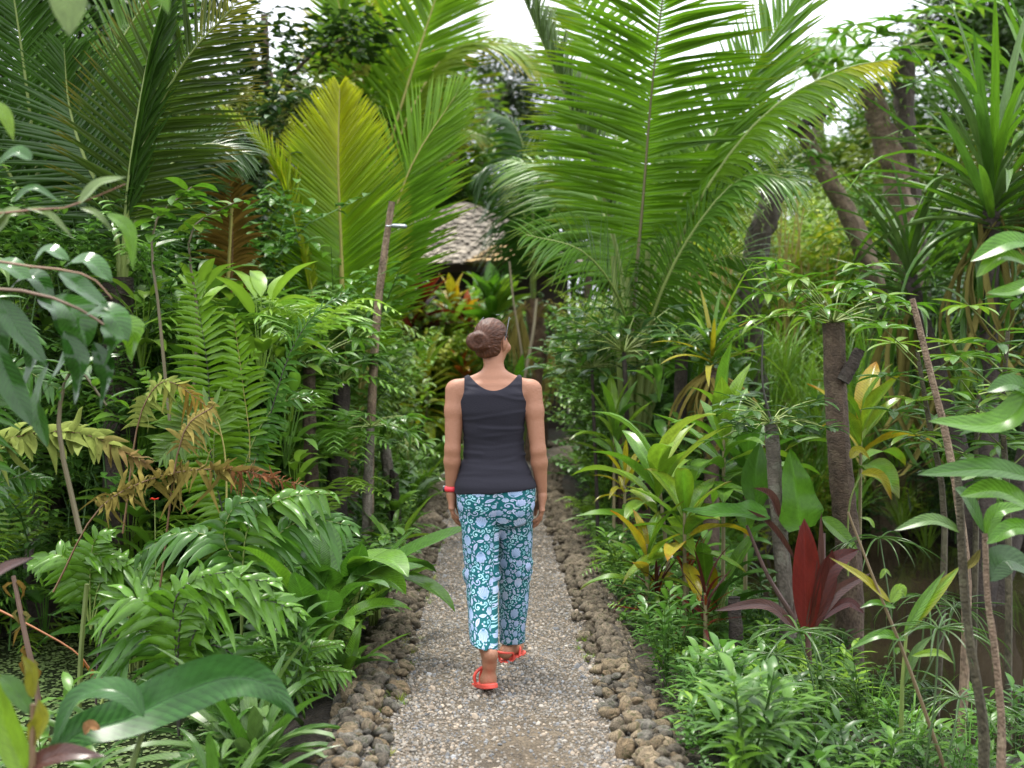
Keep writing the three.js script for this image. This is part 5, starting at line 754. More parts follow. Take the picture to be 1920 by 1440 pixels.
sedge('umbrella sedge with drooping rays in front of the red-leaved plant', 5.6, [[1540, 1497, 1185], [1560, 1530, 1275], [1500, 1455, 1230]], 1);
sedge('umbrella sedge growing up out of the brown pond', 6.4, [[1680, 1650, 1010], [1700, 1735, 1120], [1690, 1790, 1140]], 2);
sedge('umbrella sedge low in the near corner by the two bare stems', 4.9, [[1720, 1760, 1180], [1740, 1800, 1310]], 3);
{ const d = 4.9, t = thing('ginger_shoot', 'arching thin stem with narrow yellow and lime leaves over the pond', 'plant', G(1760, d)); stemW(t, PX(d, [1775, 1450], [1700, 1240], [1640, 1090], [1590, 960]), 0.008, 0.004, stemMat(0.17, 0.12, 0.06)); for (const [a, w, m] of [[[[1670, 1130], [1620, 1085], [1555, 1045]], 0.04, 'tiY'], [[[1680, 1140], [1640, 1130], [1612, 1140]], 0.03, 'taro'], [[[1670, 1130], [1690, 1105], [1698, 1120]], 0.05, 'tiL'], [[[1650, 1085], [1660, 1070], [1672, 1082]], 0.02, 'tiL'], [[[1640, 990], [1630, 975], [1612, 970]], 0.02, 'tiL'], [[[1700, 1200], [1650, 1190], [1590, 1220]], 0.045, 'taro'], [[[1710, 1230], [1760, 1225], [1790, 1245]], 0.035, 'tiL']]) leafW(t, 'leaf', PX(d, ...a), w, LM[m], { seed: a[0][0] + a[2][1] }); }
{ const d = 5.2, t = thing('ginger_shoot', 'pair of stiff upright pale leaves beside the brown bare stem', 'plant', G(1700, d)); leafW(t, 'leaf', PX(d, [1700, 1190], [1740, 1130], [1802, 1060]), 0.06, LM.tiL, { shape: 'cordy', up: V(-0.5, 0.4, 0.75), edge: [1.3, 0.8, 0.6] }); leafW(t, 'leaf', PX(d, [1695, 1195], [1730, 1130], [1772, 1070]), 0.045, LM.ti, { up: V(-0.5, 0.4, 0.75) }); stemW(t, PX(d, [1690, 1380], [1692, 1280], [1700, 1185]), 0.01, 0.006); leafW(t, 'leaf', PX(d, [1690, 1290], [1720, 1220], [1750, 1190]), 0.04, LM.grey, {}); }
function bareStem(label, pts, d, r, mat, lf) { const t = thing('sapling', label, 'sapling', G(pts[0][0], d)); const b = t.position.clone(); addW(t, 'stem', tubeGeo([b, ...PX(d, ...pts)], r, r * 0.6, { seg: 16, rad: 8, bump: 0.1 }), mat); for (const [a, w, m, o] of lf || []) leafW(t, 'leaf', PX(d, ...a), w, LM[m], { shape: 'ellipse', ...o }); return t; }
bareStem('dark bare stem rising through the near corner', [[1845, 1380], [1818, 1200], [1805, 1060], [1800, 940], [1792, 870]], 4.6, 0.02, BK.moss, [[[[1808, 1000], [1750, 975], [1676, 995]], 0.055, 'grey'], [[[1800, 900], [1840, 880], [1880, 900]], 0.06, 'shef'], [[[1806, 1070], [1826, 1052], [1838, 1030]], 0.03, 'dead']]);
bareStem('paler thin stem next to the dark bare stem', [[1878, 1380], [1868, 1240], [1852, 1120], [1846, 1000]], 4.5, 0.016, BK.pale, [[[[1850, 1090], [1885, 1050], [1950, 1080]], 0.12, 'blue'], [[[1848, 1010], [1870, 960], [1930, 950]], 0.06, 'shef'], [[[1846, 1000], [1810, 930], [1790, 915]], 0.06, 'shefD']]);
bareStem('slender warty brown stem slanting up in front of the shefflera', [[1812, 1080], [1795, 930], [1770, 800], [1740, 680], [1710, 560]], 5.9, 0.022, BK.pale, []);
bareStem('leafy stem with hanging broad leaves at the picture edge', [[1990, 1300], [1960, 900], [1950, 600], [1930, 440]], 4.2, 0.018, BK.moss, [[[[1945, 455], [1890, 455], [1820, 490]], 0.09, 'taro'], [[[1945, 520], [1900, 545], [1850, 550]], 0.06, 'shef'], [[[1950, 700], [1880, 790], [1740, 790]], 0.1, 'shef'], [[[1950, 900], [1860, 880], [1720, 890]], 0.09, 'shefD'], [[[1950, 960], [1870, 920], [1800, 930]], 0.09, 'shef'], [[[1940, 500], [1880, 480], [1830, 520]], 0.07, 'banana'], [[[1960, 760], [1900, 720], [1850, 735]], 0.08, 'shefD'], [[[1960, 1000], [1900, 990], [1850, 1020]], 0.07, 'taro']]);
function shef(label, px, d, pts, n) { const b = G(px, d), t = thing('schefflera', label, 'shrub', b), R = rngOf(px); const w = PX(d, ...pts); addW(t, 'stem', tubeGeo([b, ...w], 0.02, 0.01, { seg: 10, rad: 6 }), BK.moss); const cv = new THREE.CatmullRomCurve3([b, ...w]); for (let i = 0; i < n; i++) { const q = lerp(0.45, 1, i / (n - 1)), c = cv.getPoint(q).sub(b), a = i * 2.4 + R(), e = 0.1 + 0.7 * R(), p = c.clone().addScaledVector(V(Math.sin(a) * Math.cos(e), Math.sin(e), Math.cos(a) * Math.cos(e)), 0.16 + 0.14 * R()); add(t, 'leaf_stalk', tubeGeo([c, p], 0.005, 0.003, { seg: 2, rad: 4 }), ribG); const m = [LM.shef, LM.tiL, LM.shefD][Math.floor(R() * 3)], tl = R() * 6.28; for (let k = 0; k < 8; k++) setLeaf(t, 'leaflet', 'obov', k, p, tl + k / 8 * 6.28, 0.1 + 0.35 * R() - 0.15, 0.16 + 0.05 * R(), m, (R() - 0.5) * 0.3, 0.9); } }
shef('schefflera with fingered bright leaves beside the slanting warty stem', 1760, 6.6, [[1770, 950], [1740, 780], [1720, 660]], 12);
shef('schefflera with fingered leaves at the picture edge below the screw pine', 1900, 6.2, [[1890, 950], [1880, 780], [1890, 620]], 14);
shef('lower schefflera bush behind the hanging broad leaves', 1830, 6.9, [[1830, 1000], [1830, 850], [1835, 740]], 12);

// ================================================================ big screw pine, pruned trunks, bamboo
{ const d = 9.4, t = thing('screw_pine', 'large screw pine with long grey-green sword leaves and hanging dead ones', 'screw pine', G(1850, d)), R = rngOf(301), heads = [P(1860, 380, d), P(1705, 520, d + 0.6), P(1960, 250, d + 0.5)];
  heads.forEach((h, i) => { trunkOf(t, [t.position.clone().add(V(0, -0.1, 0)), t.position.clone().lerp(h, 0.5).add(V(0.1 * i, 0, 0)), h], 0.09, 0.06, BK.dark); const c = h.clone().sub(t.position); rosette(t, R, { at: c.clone().add(V(0, -0.2, 0)), n: i ? 50 : 76, L: i === 1 ? 1.0 : 1.35, fam: 'sword', mats: [LM.grey, LM.lily, LM.ti, LM.grey], h: 0.35, e0: 0.05, e1: 1.45, wide: 0.95 });
    for (let k = 0; k < 26; k++) { const m = setLeaf(t, 'dead_leaf', 'sword', 3, c.clone().add(V((R() - 0.5) * 0.3, -0.3 * R() - 0.1, (R() - 0.5) * 0.3)), R() * 6.28, -0.5 - 0.4 * R(), 1 + 0.6 * R(), k % 3 ? LM.dead : LM.lily, (R() - 0.5), 0.8); m.rotation.x += 0.35; } }); }
{ const moss = barkMat(0.19, 0.145, 0.095);
  const a = sproutTree('leaning mossy pruned trunk bent over near its top', [[1660, 760], [1640, 540], [1600, 420], [1555, 340], [1520, 275], [1495, 235]], 12.5, 0.11, moss, { moss: 160, bump: 0.2, taper: 0.6, n: 10, palm: 5, L: 0.3, stalk: 0.4, mats: [LM.shef, LM.taro], fan: 3 }); trunkOf(a, PX(12.45, [1480, 240], [1520, 225], [1565, 195]), 0.07, 0.04, barkMat(0.06, 0.05, 0.04), { name: 'limb', bump: 0.3 });
  sproutTree('thick mossy pruned trunk with a ragged cut top', [[1720, 760], [1700, 480], [1672, 310], [1650, 230], [1625, 165]], 13, 0.15, moss, { moss: 260, bump: 0.28, taper: 0.7, n: 14, palm: 6, L: 0.34, stalk: 0.5, mats: [LM.shef, LM.taro, LM.tiL], fan: 4 });
  sproutTree('straight dark mossy trunk topped with a spray of bright leaves', [[1725, 760], [1715, 450], [1700, 260], [1690, 90]], 13.4, 0.115, barkMat(0.08, 0.065, 0.05), { moss: 180, bump: 0.28, taper: 0.8, n: 20, palm: 7, L: 0.36, stalk: 0.7, e: 0.2, mats: [LM.shef, LM.taro, LM.tiL], fan: 4.5 });
  sproutTree('dark mossy trunk behind the drooping coconut leaflets', [[1412, 800], [1408, 600], [1420, 460], [1460, 330]], 11.8, 0.12, barkMat(0.1, 0.085, 0.065), { moss: 240, bump: 0.25, n: 8, palm: 5, L: 0.25, stalk: 0.4, mats: [LM.shefD], fan: 3 }); }
{ const d = 15, t = thing('bamboo', 'clump of thin yellow bamboo canes with fine light leaves', 'bamboo', G(1490, d)), R = rngOf(311); for (let i = 0; i < 26; i++) { const x = 1380 + 190 * R(), y = 330 + 200 * R(), dd = d + (R() - 0.5) * 1.6, b = G(x + (R() - 0.5) * 30, dd), tp = P(x, y, dd); addW(t, 'cane', tubeGeo([b, b.clone().lerp(tp, 0.6), tp.clone().add(V((R() - 0.5) * 0.4, 0, 0))], 0.022, 0.008, { seg: 10, rad: 6, rings: 10 }), stemMat(0.3, 0.23, 0.06)); }
  const gb = new GB(); for (let i = 0; i < 2600; i++) { const p = P(1360 + 230 * R(), 330 + 330 * Math.pow(R(), 1.2), d + (R() - 0.5) * 2.2); freeLeaf(gb, p, az(R() * 6.28, -0.5 + 0.6 * R()), 0.13 + 0.1 * R(), 0.02, 0.6, { seg: 2, seed: i }); } addW(t, 'foliage', gb.geo(), leafMat(0.2, 0.29, 0.05), 'stuff'); }
{ const t = thing('bamboo', 'few thin orange bamboo canes by the coconut palm', 'bamboo', G(1330, 13.5)), R = rngOf(312); for (let i = 0; i < 9; i++) { const x = 1290 + 80 * R(), b = G(x, 13.5 + R()), tp = P(x + 20 * R(), 440 + 90 * R(), 13.5 + R()); addW(t, 'cane', tubeGeo([b, tp], 0.02, 0.01, { seg: 8, rad: 6, rings: 8 }), stemMat(0.3, 0.2, 0.06)); } }

// ================================================================ the woman walking away
function surfaceNets(sdf, lo, hi, h) {
  const nx = Math.ceil((hi[0] - lo[0]) / h) + 1, ny = Math.ceil((hi[1] - lo[1]) / h) + 1, nz = Math.ceil((hi[2] - lo[2]) / h) + 1, f = new Float32Array(nx * ny * nz), id = (i, j, k) => i + nx * (j + ny * k);
  const B4 = 4;   // coarse blocks far from the surface are skipped
  for (let k0 = 0; k0 < nz; k0 += B4) for (let j0 = 0; j0 < ny; j0 += B4) for (let i0 = 0; i0 < nx; i0 += B4) {
    const c = sdf(lo[0] + (i0 + 1.5) * h, lo[1] + (j0 + 1.5) * h, lo[2] + (k0 + 1.5) * h), far = Math.abs(c) > h * 9;
    for (let k = k0; k < Math.min(nz, k0 + B4); k++) for (let j = j0; j < Math.min(ny, j0 + B4); j++) for (let i = i0; i < Math.min(nx, i0 + B4); i++) f[id(i, j, k)] = far ? c : sdf(lo[0] + i * h, lo[1] + j * h, lo[2] + k * h);
  }
  const at = new Int32Array(nx * ny * nz).fill(-1), pos = [], idx = [];
  for (let k = 0; k < nz - 1; k++) for (let j = 0; j < ny - 1; j++) for (let i = 0; i < nx - 1; i++) {
    let m = 0, n = 0, sx = 0, sy = 0, sz = 0; const v = [];
    for (let c = 0; c < 8; c++) { const q = f[id(i + (c & 1), j + ((c >> 1) & 1), k + (c >> 2))]; v.push(q); if (q < 0) m |= 1 << c; }
    if (m === 0 || m === 255) continue;
    for (let a = 0; a < 8; a++) for (let b = 1; b < 8; b <<= 1) { if (a & b) continue; const e = a | b; if ((v[a] < 0) === (v[e] < 0)) continue; const t = v[a] / (v[a] - v[e]); sx += (a & 1) + (b === 1 ? t : 0); sy += ((a >> 1) & 1) + (b === 2 ? t : 0); sz += (a >> 2) + (b === 4 ? t : 0); n++; }
    at[id(i, j, k)] = pos.length / 3; pos.push(lo[0] + (i + sx / n) * h, lo[1] + (j + sy / n) * h, lo[2] + (k + sz / n) * h);
  }
  const quad = (a, b, c, d, flip) => { if (a < 0 || b < 0 || c < 0 || d < 0) return; if (flip) idx.push(a, c, b, a, d, c); else idx.push(a, b, c, a, c, d); };
  for (let k = 1; k < nz - 1; k++) for (let j = 1; j < ny - 1; j++) for (let i = 1; i < nx - 1; i++) {
    const s = f[id(i, j, k)] < 0;
    if (s !== f[id(i + 1, j, k)] < 0) quad(at[id(i, j - 1, k - 1)], at[id(i, j, k - 1)], at[id(i, j, k)], at[id(i, j - 1, k)], !s);
    if (s !== f[id(i, j + 1, k)] < 0) quad(at[id(i - 1, j, k - 1)], at[id(i - 1, j, k)], at[id(i, j, k)], at[id(i, j, k - 1)], !s);
    if (s !== f[id(i, j, k + 1)] < 0) quad(at[id(i - 1, j - 1, k)], at[id(i, j - 1, k)], at[id(i, j, k)], at[id(i - 1, j, k)], !s);
  }
  const g = new THREE.BufferGeometry(); g.setAttribute('position', new THREE.Float32BufferAttribute(pos, 3)); g.setIndex(idx); g.computeVertexNormals(); return g;
}
const smin = (a, b, k) => { const h = Math.max(k - Math.abs(a - b), 0) / k; return Math.min(a, b) - h * h * k * 0.25; };
const smax = (a, b, k) => -smin(-a, -b, k);
function cone(x, y, z, a, b, ra, rb) { const dx = b[0] - a[0], dy = b[1] - a[1], dz = b[2] - a[2], px = x - a[0], py = y - a[1], pz = z - a[2], t = clamp((px * dx + py * dy + pz * dz) / (dx * dx + dy * dy + dz * dz), 0, 1); return Math.hypot(px - dx * t, py - dy * t, pz - dz * t) - lerp(ra, rb, t); }
const ell = (x, y, z, c, r) => { const a = (x - c[0]) / r[0], b = (y - c[1]) / r[1], d = (z - c[2]) / r[2], k = Math.hypot(a, b, d); return (k - 1) * Math.min(r[0], r[1], r[2]); };
// cross-sections of the trunk: height, half width, half depth, centre x, centre z
const TR = [[0.70, 0.13, 0.1, 0.016, 0.0], [0.78, 0.168, 0.118, 0.016, 0.012], [0.86, 0.172, 0.122, 0.015, 0.012], [0.93, 0.155, 0.108, 0.012, 0.002], [1.0, 0.137, 0.096, 0.008, -0.008], [1.06, 0.131, 0.092, 0.006, -0.01], [1.14, 0.137, 0.098, 0.005, -0.004], [1.22, 0.144, 0.104, 0.005, 0.004], [1.29, 0.146, 0.1, 0.005, 0.006], [1.335, 0.12, 0.08, 0.006, 0.004], [1.37, 0.075, 0.06, 0.008, 0.0], [1.42, 0.03, 0.03, 0.01, -0.004]];
function trunkD(x, y, z, grow) {
  const yy = clamp(y, TR[0][0], TR[TR.length - 1][0]); let i = 0; while (i < TR.length - 2 && TR[i + 1][0] < yy) i++;
  const t = sstep(0, 1, (yy - TR[i][0]) / (TR[i + 1][0] - TR[i][0])), q = (k) => lerp(TR[i][k], TR[i + 1][k], t), a = q(1) + grow, b = q(2) + grow, X = (x - q(3)) / a, Z = (z - q(4)) / b, k = Math.pow(Math.pow(Math.abs(X), 2.3) + Math.pow(Math.abs(Z), 2.3), 1 / 2.3), d = (k - 1) * Math.min(a, b);
  return y < TR[0][0] ? Math.hypot(Math.max(d, 0), TR[0][0] - y) : y > TR[TR.length - 1][0] ? Math.hypot(Math.max(d, 0), y - TR[TR.length - 1][0]) : d;
}
// joints (x to the right of the picture, y up, z toward the camera)
const J = { shL: [-0.172, 1.312, 0.0], elL: [-0.186, 1.035, 0.03], wrL: [-0.194, 0.835, -0.005], shR: [0.185, 1.312, 0.0], elR: [0.214, 1.03, 0.03], wrR: [0.234, 0.825, -0.005], hiL: [-0.062, 0.83, 0.0], knL: [-0.05, 0.47, 0.11], anL: [-0.03, 0.205, 0.385], hiR: [0.098, 0.83, 0.0], knR: [0.108, 0.465, -0.065], anR: [0.088, 0.09, -0.13] };
const HC = [-0.003, 1.545, -0.03];                       // middle of the head
const HY = -0.5, cH = Math.cos(HY), sH = Math.sin(HY);     // head turned to the right of the picture
const toHead = (x, y, z) => { const X = x - HC[0], Z = z - HC[2]; return [X * cH - Z * sH, y - HC[1], X * sH + Z * cH]; };   // head frame: face toward -z
function headD(x, y, z) {
  const [X, Y, Z] = toHead(x, y, z);
  let d = ell(X, Y, Z, [0, 0.022, 0.006], [0.07, 0.078, 0.088]);
  d = smin(d, ell(X, Y, Z, [0, -0.04, -0.03], [0.058, 0.075, 0.062]), 0.035);
  d = smin(d, cone(X, Y, Z, [0, -0.085, -0.065], [0, -0.09, -0.075], 0.022, 0.018), 0.03);
  d = smin(d, cone(X, Y, Z, [0, 0.005, -0.088], [0, -0.03, -0.104], 0.009, 0.013), 0.015);            // nose
  d = smin(d, cone(X, Y, Z, [-0.016, -0.058, -0.087], [0.016, -0.058, -0.087], 0.008, 0.008), 0.01);  // lips
  for (const s of [-1, 1]) { d = smax(d, -(Math.hypot(X - s * 0.03, Y - 0.006, Z + 0.096) - 0.016), 0.012); d = smin(d, ell(X, Y, Z, [s * 0.074, -0.012, 0.006], [0.009, 0.031, 0.019]), 0.006); d = smin(d, ell(X, Y, Z, [s * 0.045, -0.035, -0.062], [0.022, 0.02, 0.025]), 0.02); }
  return d;
}
function footD(x, y, z, heel, ball, toe, w = 1) { let d = smin(cone(x, y, z, heel, [lerp(heel[0], ball[0], 0.5), lerp(heel[1], ball[1], 0.5), lerp(heel[2], ball[2], 0.5) - 0.01], 0.03, 0.024), cone(x, y, z, [lerp(heel[0], ball[0], 0.5), lerp(heel[1], ball[1], 0.5), lerp(heel[2], ball[2], 0.5) - 0.01], ball, 0.024, 0.035), 0.02); d = smin(d, cone(x, y, z, ball, toe, 0.033 * w, 0.022 * w), 0.02); return d; }
const FL = { heel: [-0.008, 0.17, 0.445], ball: [-0.018, 0.05, 0.405], toe: [-0.03, 0.032, 0.33] }, FRt = { heel: [0.062, 0.05, -0.085], ball: [0.112, 0.036, -0.24], toe: [0.135, 0.03, -0.31] };
function bodyD(x, y, z) {
  let d = trunkD(x, y, z, 0);
  d = smin(d, cone(x, y, z, [0.008, 1.34, 0.0], [0.006, 1.475, -0.02], 0.05, 0.046), 0.03);
  for (const s of ['L', 'R']) {
    const sh = J['sh' + s], el = J['el' + s], wr = J['wr' + s], sg = s === 'L' ? -1 : 1;
    d = smin(d, cone(x, y, z, [0.008 + sg * 0.03, 1.375, 0.004], [sh[0] - sg * 0.02, sh[1] + 0.012, 0.004], 0.03, 0.036), 0.03);
    let a = smin(cone(x, y, z, sh, [lerp(sh[0], el[0], 0.35), lerp(sh[1], el[1], 0.35), 0.012], 0.049, 0.045), cone(x, y, z, [lerp(sh[0], el[0], 0.35), lerp(sh[1], el[1], 0.35), 0.012], el, 0.045, 0.036), 0.02);
    const fm = [lerp(el[0], wr[0], 0.28), lerp(el[1], wr[1], 0.28), lerp(el[2], wr[2], 0.28)];
    a = smin(a, smin(cone(x, y, z, el, fm, 0.036, 0.038), cone(x, y, z, fm, wr, 0.038, 0.0235), 0.015), 0.015);
    d = smin(d, a, y > 1.2 ? 0.022 : 0.004);
    const hi = J['hi' + s], kn = J['kn' + s], an = J['an' + s];
    d = smin(d, cone(x, y, z, hi, kn, 0.078, 0.05), 0.02);
    const cm = [lerp(kn[0], an[0], 0.3), lerp(kn[1], an[1], 0.3), lerp(kn[2], an[2], 0.3) + 0.012];
    d = smin(d, smin(cone(x, y, z, kn, cm, 0.048, 0.05), cone(x, y, z, cm, an, 0.05, 0.029), 0.02), 0.02);
    const f = s === 'L' ? FL : FRt;
    d = smin(d, cone(x, y, z, an, f.heel, 0.029, 0.03), 0.02); d = smin(d, cone(x, y, z, an, [lerp(f.heel[0], f.ball[0], 0.55), lerp(f.heel[1], f.ball[1], 0.55) + 0.02, lerp(f.heel[2], f.ball[2], 0.55)], 0.03, 0.03), 0.02);
    d = smin(d, footD(x, y, z, f.heel, f.ball, f.toe), 0.015);
    if (s === 'R') for (const e of [-0.009, -0.033]) d = Math.min(d, ell(x, y, z, [0.088 + (e < -0.02 ? -0.03 : 0.031), 0.092, -0.13], [0.01, 0.013, 0.013]));
  }
  return d;
}
const woman = thing('person', 'woman in a charcoal tank top and teal floral trousers walking away along the path', 'person', V(0, 0, 0));
woman.position.set(0.0, 0.0, -6.0);
{
  const skin = new THREE.MeshPhysicalMaterial({ color: C(0.3, 0.14, 0.08), roughness: 0.5, specularIntensity: 0.7, bumpMap: grainBump, bumpScale: 0.0015 });
  skin.sheen = 0; 
  const uvPlanar = (g, s = 6) => { const p = g.attributes.position, u = new Float32Array(p.count * 2); for (let i = 0; i < p.count; i++) { u[i * 2] = (p.getX(i) + p.getZ(i) * 0.7) * s; u[i * 2 + 1] = p.getY(i) * s; } g.setAttribute('uv', new THREE.BufferAttribute(u, 2)); return g; };
  const geos = [surfaceNets(bodyD, [-0.28, -0.02, -0.4], [0.3, 1.52, 0.53], 0.0085), surfaceNets((x, y, z) => smin(headD(x, y, z), cone(x, y, z, [0.008, 1.38, -0.002], [0.004, 1.49, -0.022], 0.048, 0.046), 0.03), [-0.13, 1.4, -0.17], [0.13, 1.68, 0.11], 0.0045)];
  for (const s of ['L', 'R']) {          // hands: palm, four fingers, thumb
    const sg = s === 'L' ? 1 : -1, w = J['wr' + s], tilt = s === 'L' ? 0.1 : 0.0, O = (a, b, c) => [w[0] + a * sg + tilt * 0.2 * b * sg, w[1] - b, w[2] + c - b * 0.12];   // a: toward the palm side, b: down, c: toward the camera
    const prim = [[O(0, -0.04, 0), O(0, 0.02, 0), 0.0245, 0.021]];
    const kn = [[-0.03, 0.088, 0.0], [-0.01, 0.094, 0.0], [0.011, 0.09, 0.0], [0.03, 0.08, 0.0]];
    kn.forEach(([c, b], i) => { prim.push([O(0, 0.015, c * 0.45), O(0.002, b, c), 0.0155, 0.0115]); const l = [0.068, 0.077, 0.071, 0.056][i], p1 = O(0.008, b + l * 0.42, c * 0.98), p2 = O(0.024, b + l * 0.75, c * 0.96 - 0.003), p3 = O(0.04, b + l * 0.93, c * 0.95 - 0.006); prim.push([O(0.002, b, c), p1, 0.0098, 0.009], [p1, p2, 0.009, 0.0082], [p2, p3, 0.0082, 0.007]); });
    prim.push([O(0.004, 0.02, -0.015), O(0.018, 0.055, -0.045), 0.015, 0.0115], [O(0.018, 0.055, -0.045), O(0.026, 0.085, -0.055), 0.011, 0.0095], [O(0.026, 0.085, -0.055), O(0.03, 0.11, -0.055), 0.0095, 0.0075]);
    const lo = [9, 9, 9], hi = [-9, -9, -9]; for (const q of prim) for (const e of [q[0], q[1]]) for (let k = 0; k < 3; k++) { lo[k] = Math.min(lo[k], e[k] - 0.035); hi[k] = Math.max(hi[k], e[k] + 0.035); }
    geos.push(surfaceNets((x, y, z) => { let d = 1; prim.forEach((q, i) => { const e = cone(x, y, z, q[0], q[1], q[2], q[3]); d = i === 0 ? e : smin(d, e, y > w[1] - 0.085 ? 0.016 : 0.003); }); return d; }, lo, hi, 0.0032));
  }
  const body = add(woman, 'body', uvPlanar(mergeGeometries(geos)), skin);
  for (const s of [-1, 1]) { const e = add(woman, 'eye', new THREE.SphereGeometry(0.011, 12, 10), new THREE.MeshStandardMaterial({ color: C(0.1, 0.07, 0.05), roughness: 0.2 })); const X = s * 0.03, Y = 0.006, Z = -0.082; e.position.set(HC[0] + X * cH + Z * sH, HC[1] + Y, HC[2] - X * sH + Z * cH); }

  // hair drawn back into a bun
  const bun = [-0.064, 1.54, 0.05];
  const hairD = (x, y, z) => {
    const [X, Y, Z] = toHead(x, y, z);
    let d = ell(X, Y, Z, [0, 0.02, 0.01], [0.078, 0.086, 0.096]);
    d = smin(d, ell(X, Y, Z, [0.0, -0.045, 0.04], [0.058, 0.06, 0.05]), 0.03);
    const ax = x - bun[0], ay = y - bun[1], st = Math.sin(Math.atan2(ay, ax) * 30 + 2.2 * noise(x * 16, y * 16, z * 16)) * 0.0006;
    d += st;
    const face = -(Z + 0.034 - 0.55 * Math.max(0, Y - 0.02) * -1 - 0.0) ;          // hairline: nothing in front of it
    d = smax(d, -(Z + 0.03 + Math.max(0, Y + 0.02) * 0.62), 0.006);
    d = smax(d, -(Y + 0.086 - 0.25 * Math.abs(X) + 0.25 * Math.max(0, -Z)), 0.006);    // nape
    for (const s of [-1, 1]) d = smax(d, -(Math.hypot((X - s * 0.078) * 0.7, Y + 0.014, Z - 0.002) - 0.033), 0.006);   // round the ears
    const tw = Math.atan2(ay + 0.004, ax), rr = Math.hypot(ax, ay), zz = z - bun[2];
    let b = Math.hypot(Math.hypot(ax * 0.92, ay * 1.12) - 0.027, zz * 0.9) - 0.027; b = Math.min(b, ell(x, y, z, bun, [0.03, 0.028, 0.03]));
    b += 0.0011 * Math.sin(tw * 2 + rr * 330 + zz * 120);
    d = smin(d, b, 0.008);
    d = smin(d, cone(x, y, z, [bun[0] - 0.03, bun[1] - 0.022, bun[2] + 0.002], [bun[0] + 0.05, bun[1] - 0.028, bun[2] + 0.018], 0.008, 0.005), 0.006);
    return d;
  };
  const hairTex = dataTex(256, (u, v) => { const n = tnoise(u, v * 0.2, 90, 91) * 0.5 + tnoise(u, v * 0.4, 40, 92) * 0.3 + tnoise(u, v, 8, 93) * 0.2; return [0.55 + 0.6 * n, 0.52 + 0.6 * n, 0.5 + 0.58 * n]; });
  const hg = surfaceNets(hairD, [-0.15, 1.42, -0.14], [0.12, 1.69, 0.13], 0.0032); { const p = hg.attributes.position, u = new Float32Array(p.count * 2); for (let i = 0; i < p.count; i++) { const ax = p.getX(i) - bun[0], ay = p.getY(i) - bun[1]; u[i * 2] = Math.atan2(ay, ax) / 6.2832 * 2 + (ax < 0 && ay < 0 ? 2 : 0); u[i * 2 + 1] = Math.hypot(ax, ay) * 6; } hg.setAttribute('uv', new THREE.BufferAttribute(u, 2)); }
  add(woman, 'hair', hg, new THREE.MeshPhysicalMaterial({ color: C(0.088, 0.034, 0.016), map: hairTex, specularIntensity: 0.6, roughness: 0.5, bumpMap: hairTex, bumpScale: 0.003 }));
  { // sunglasses pushed up on the head
    const sgm = new THREE.MeshPhysicalMaterial({ color: C(0.012, 0.011, 0.012), roughness: 0.15, clearcoat: 0.6 }), gl = new THREE.Group(); gl.name = 'sunglasses'; woman.add(gl); gl.position.set(...HC); gl.rotation.y = -HY * -1;
    gl.rotation.y = HY; const lensS = new THREE.Shape(); lensS.absellipse(0, 0, 0.031, 0.026, 0, 6.3); const lg = new THREE.ExtrudeGeometry(lensS, { depth: 0.003, bevelEnabled: true, bevelSize: 0.002, bevelThickness: 0.001, bevelSegments: 2, curveSegments: 20 });
    for (const s of [-1, 1]) { const l = add(gl, 'lens', lg, sgm); l.position.set(s * 0.038, 0.097, -0.062); l.rotation.set(-0.35, s * -0.2, 0); l.scale.setScalar(1.12); add(gl, 'temple', tubeGeo([V(s * 0.068, 0.108, -0.048), V(s * 0.084, 0.06, 0.0), V(s * 0.086, 0.0, 0.028)], 0.0035, 0.0028, { seg: 8, rad: 6 }), sgm); }
    add(gl, 'bridge', tubeGeo([V(-0.01, 0.12, -0.064), V(0.01, 0.12, -0.064)], 0.003, 0.003), sgm);
  }
  // tank top
  const folds = [[1.285, -0.22, 0.0028, 0.06, 1], [1.19, 0.1, 0.0022, 0, 1], [1.14, -0.04, 0.003, 0, 1], [1.105, 0.06, 0.0026, 0.03, 1], [1.07, -0.05, 0.0034, 0, 1], [1.045, 0.07, 0.0026, -0.04, 1], [1.015, -0.03, 0.0034, 0, 1], [0.985, 0.06, 0.003, 0.02, 1], [0.955, -0.05, 0.003, 0, 1], [0.925, 0.03, 0.003, 0, 1], [0.895, -0.03, 0.0018, 0, 1]];
  const topD = (x, y, z) => {
    let d = trunkD(x, y, z, 0.009 + 0.012 * sstep(0.98, 0.86, y));
    for (const s of ['L', 'R']) { const sh = J['sh' + s], sg = s === 'L' ? -1 : 1; d = smin(d, cone(x, y, z, [0.008 + sg * 0.03, 1.375, 0.004], [sh[0] - sg * 0.02, sh[1] + 0.012, 0.004], 0.038, 0.044), 0.03); d = smin(d, cone(x, y, z, [sg * 0.12, 1.27, 0.01], [sg * 0.128, 1.22, 0.01], 0.035, 0.03), 0.03); }
    for (const [fy, sl, am, cx] of folds) { const yy = y - fy - sl * (x - cx) - 0.012 * noise(x * 9, fy * 31, z * 5), en = sstep(-0.6, 0.3, noise(x * 11 + fy * 57, fy * 13, 2)); d -= am * en * Math.exp(-yy * yy / 0.00007) - am * 0.5 * en * Math.exp(-((yy - 0.013) ** 2) / 0.00009); }
    d -= 0.0016 * noise(x * 14, y * 18, z * 14);
    const hem = 0.842 + 0.012 * (x - 0.01) / 0.15 + 0.004 * noise(x * 15, z * 15, 3);
    d = smax(d, hem - y, 0.004);
    d = smax(d, y - (1.312 + 5.4 * (x - 0.006) ** 2 + (z < -0.01 ? -0.05 : 0)), 0.004);
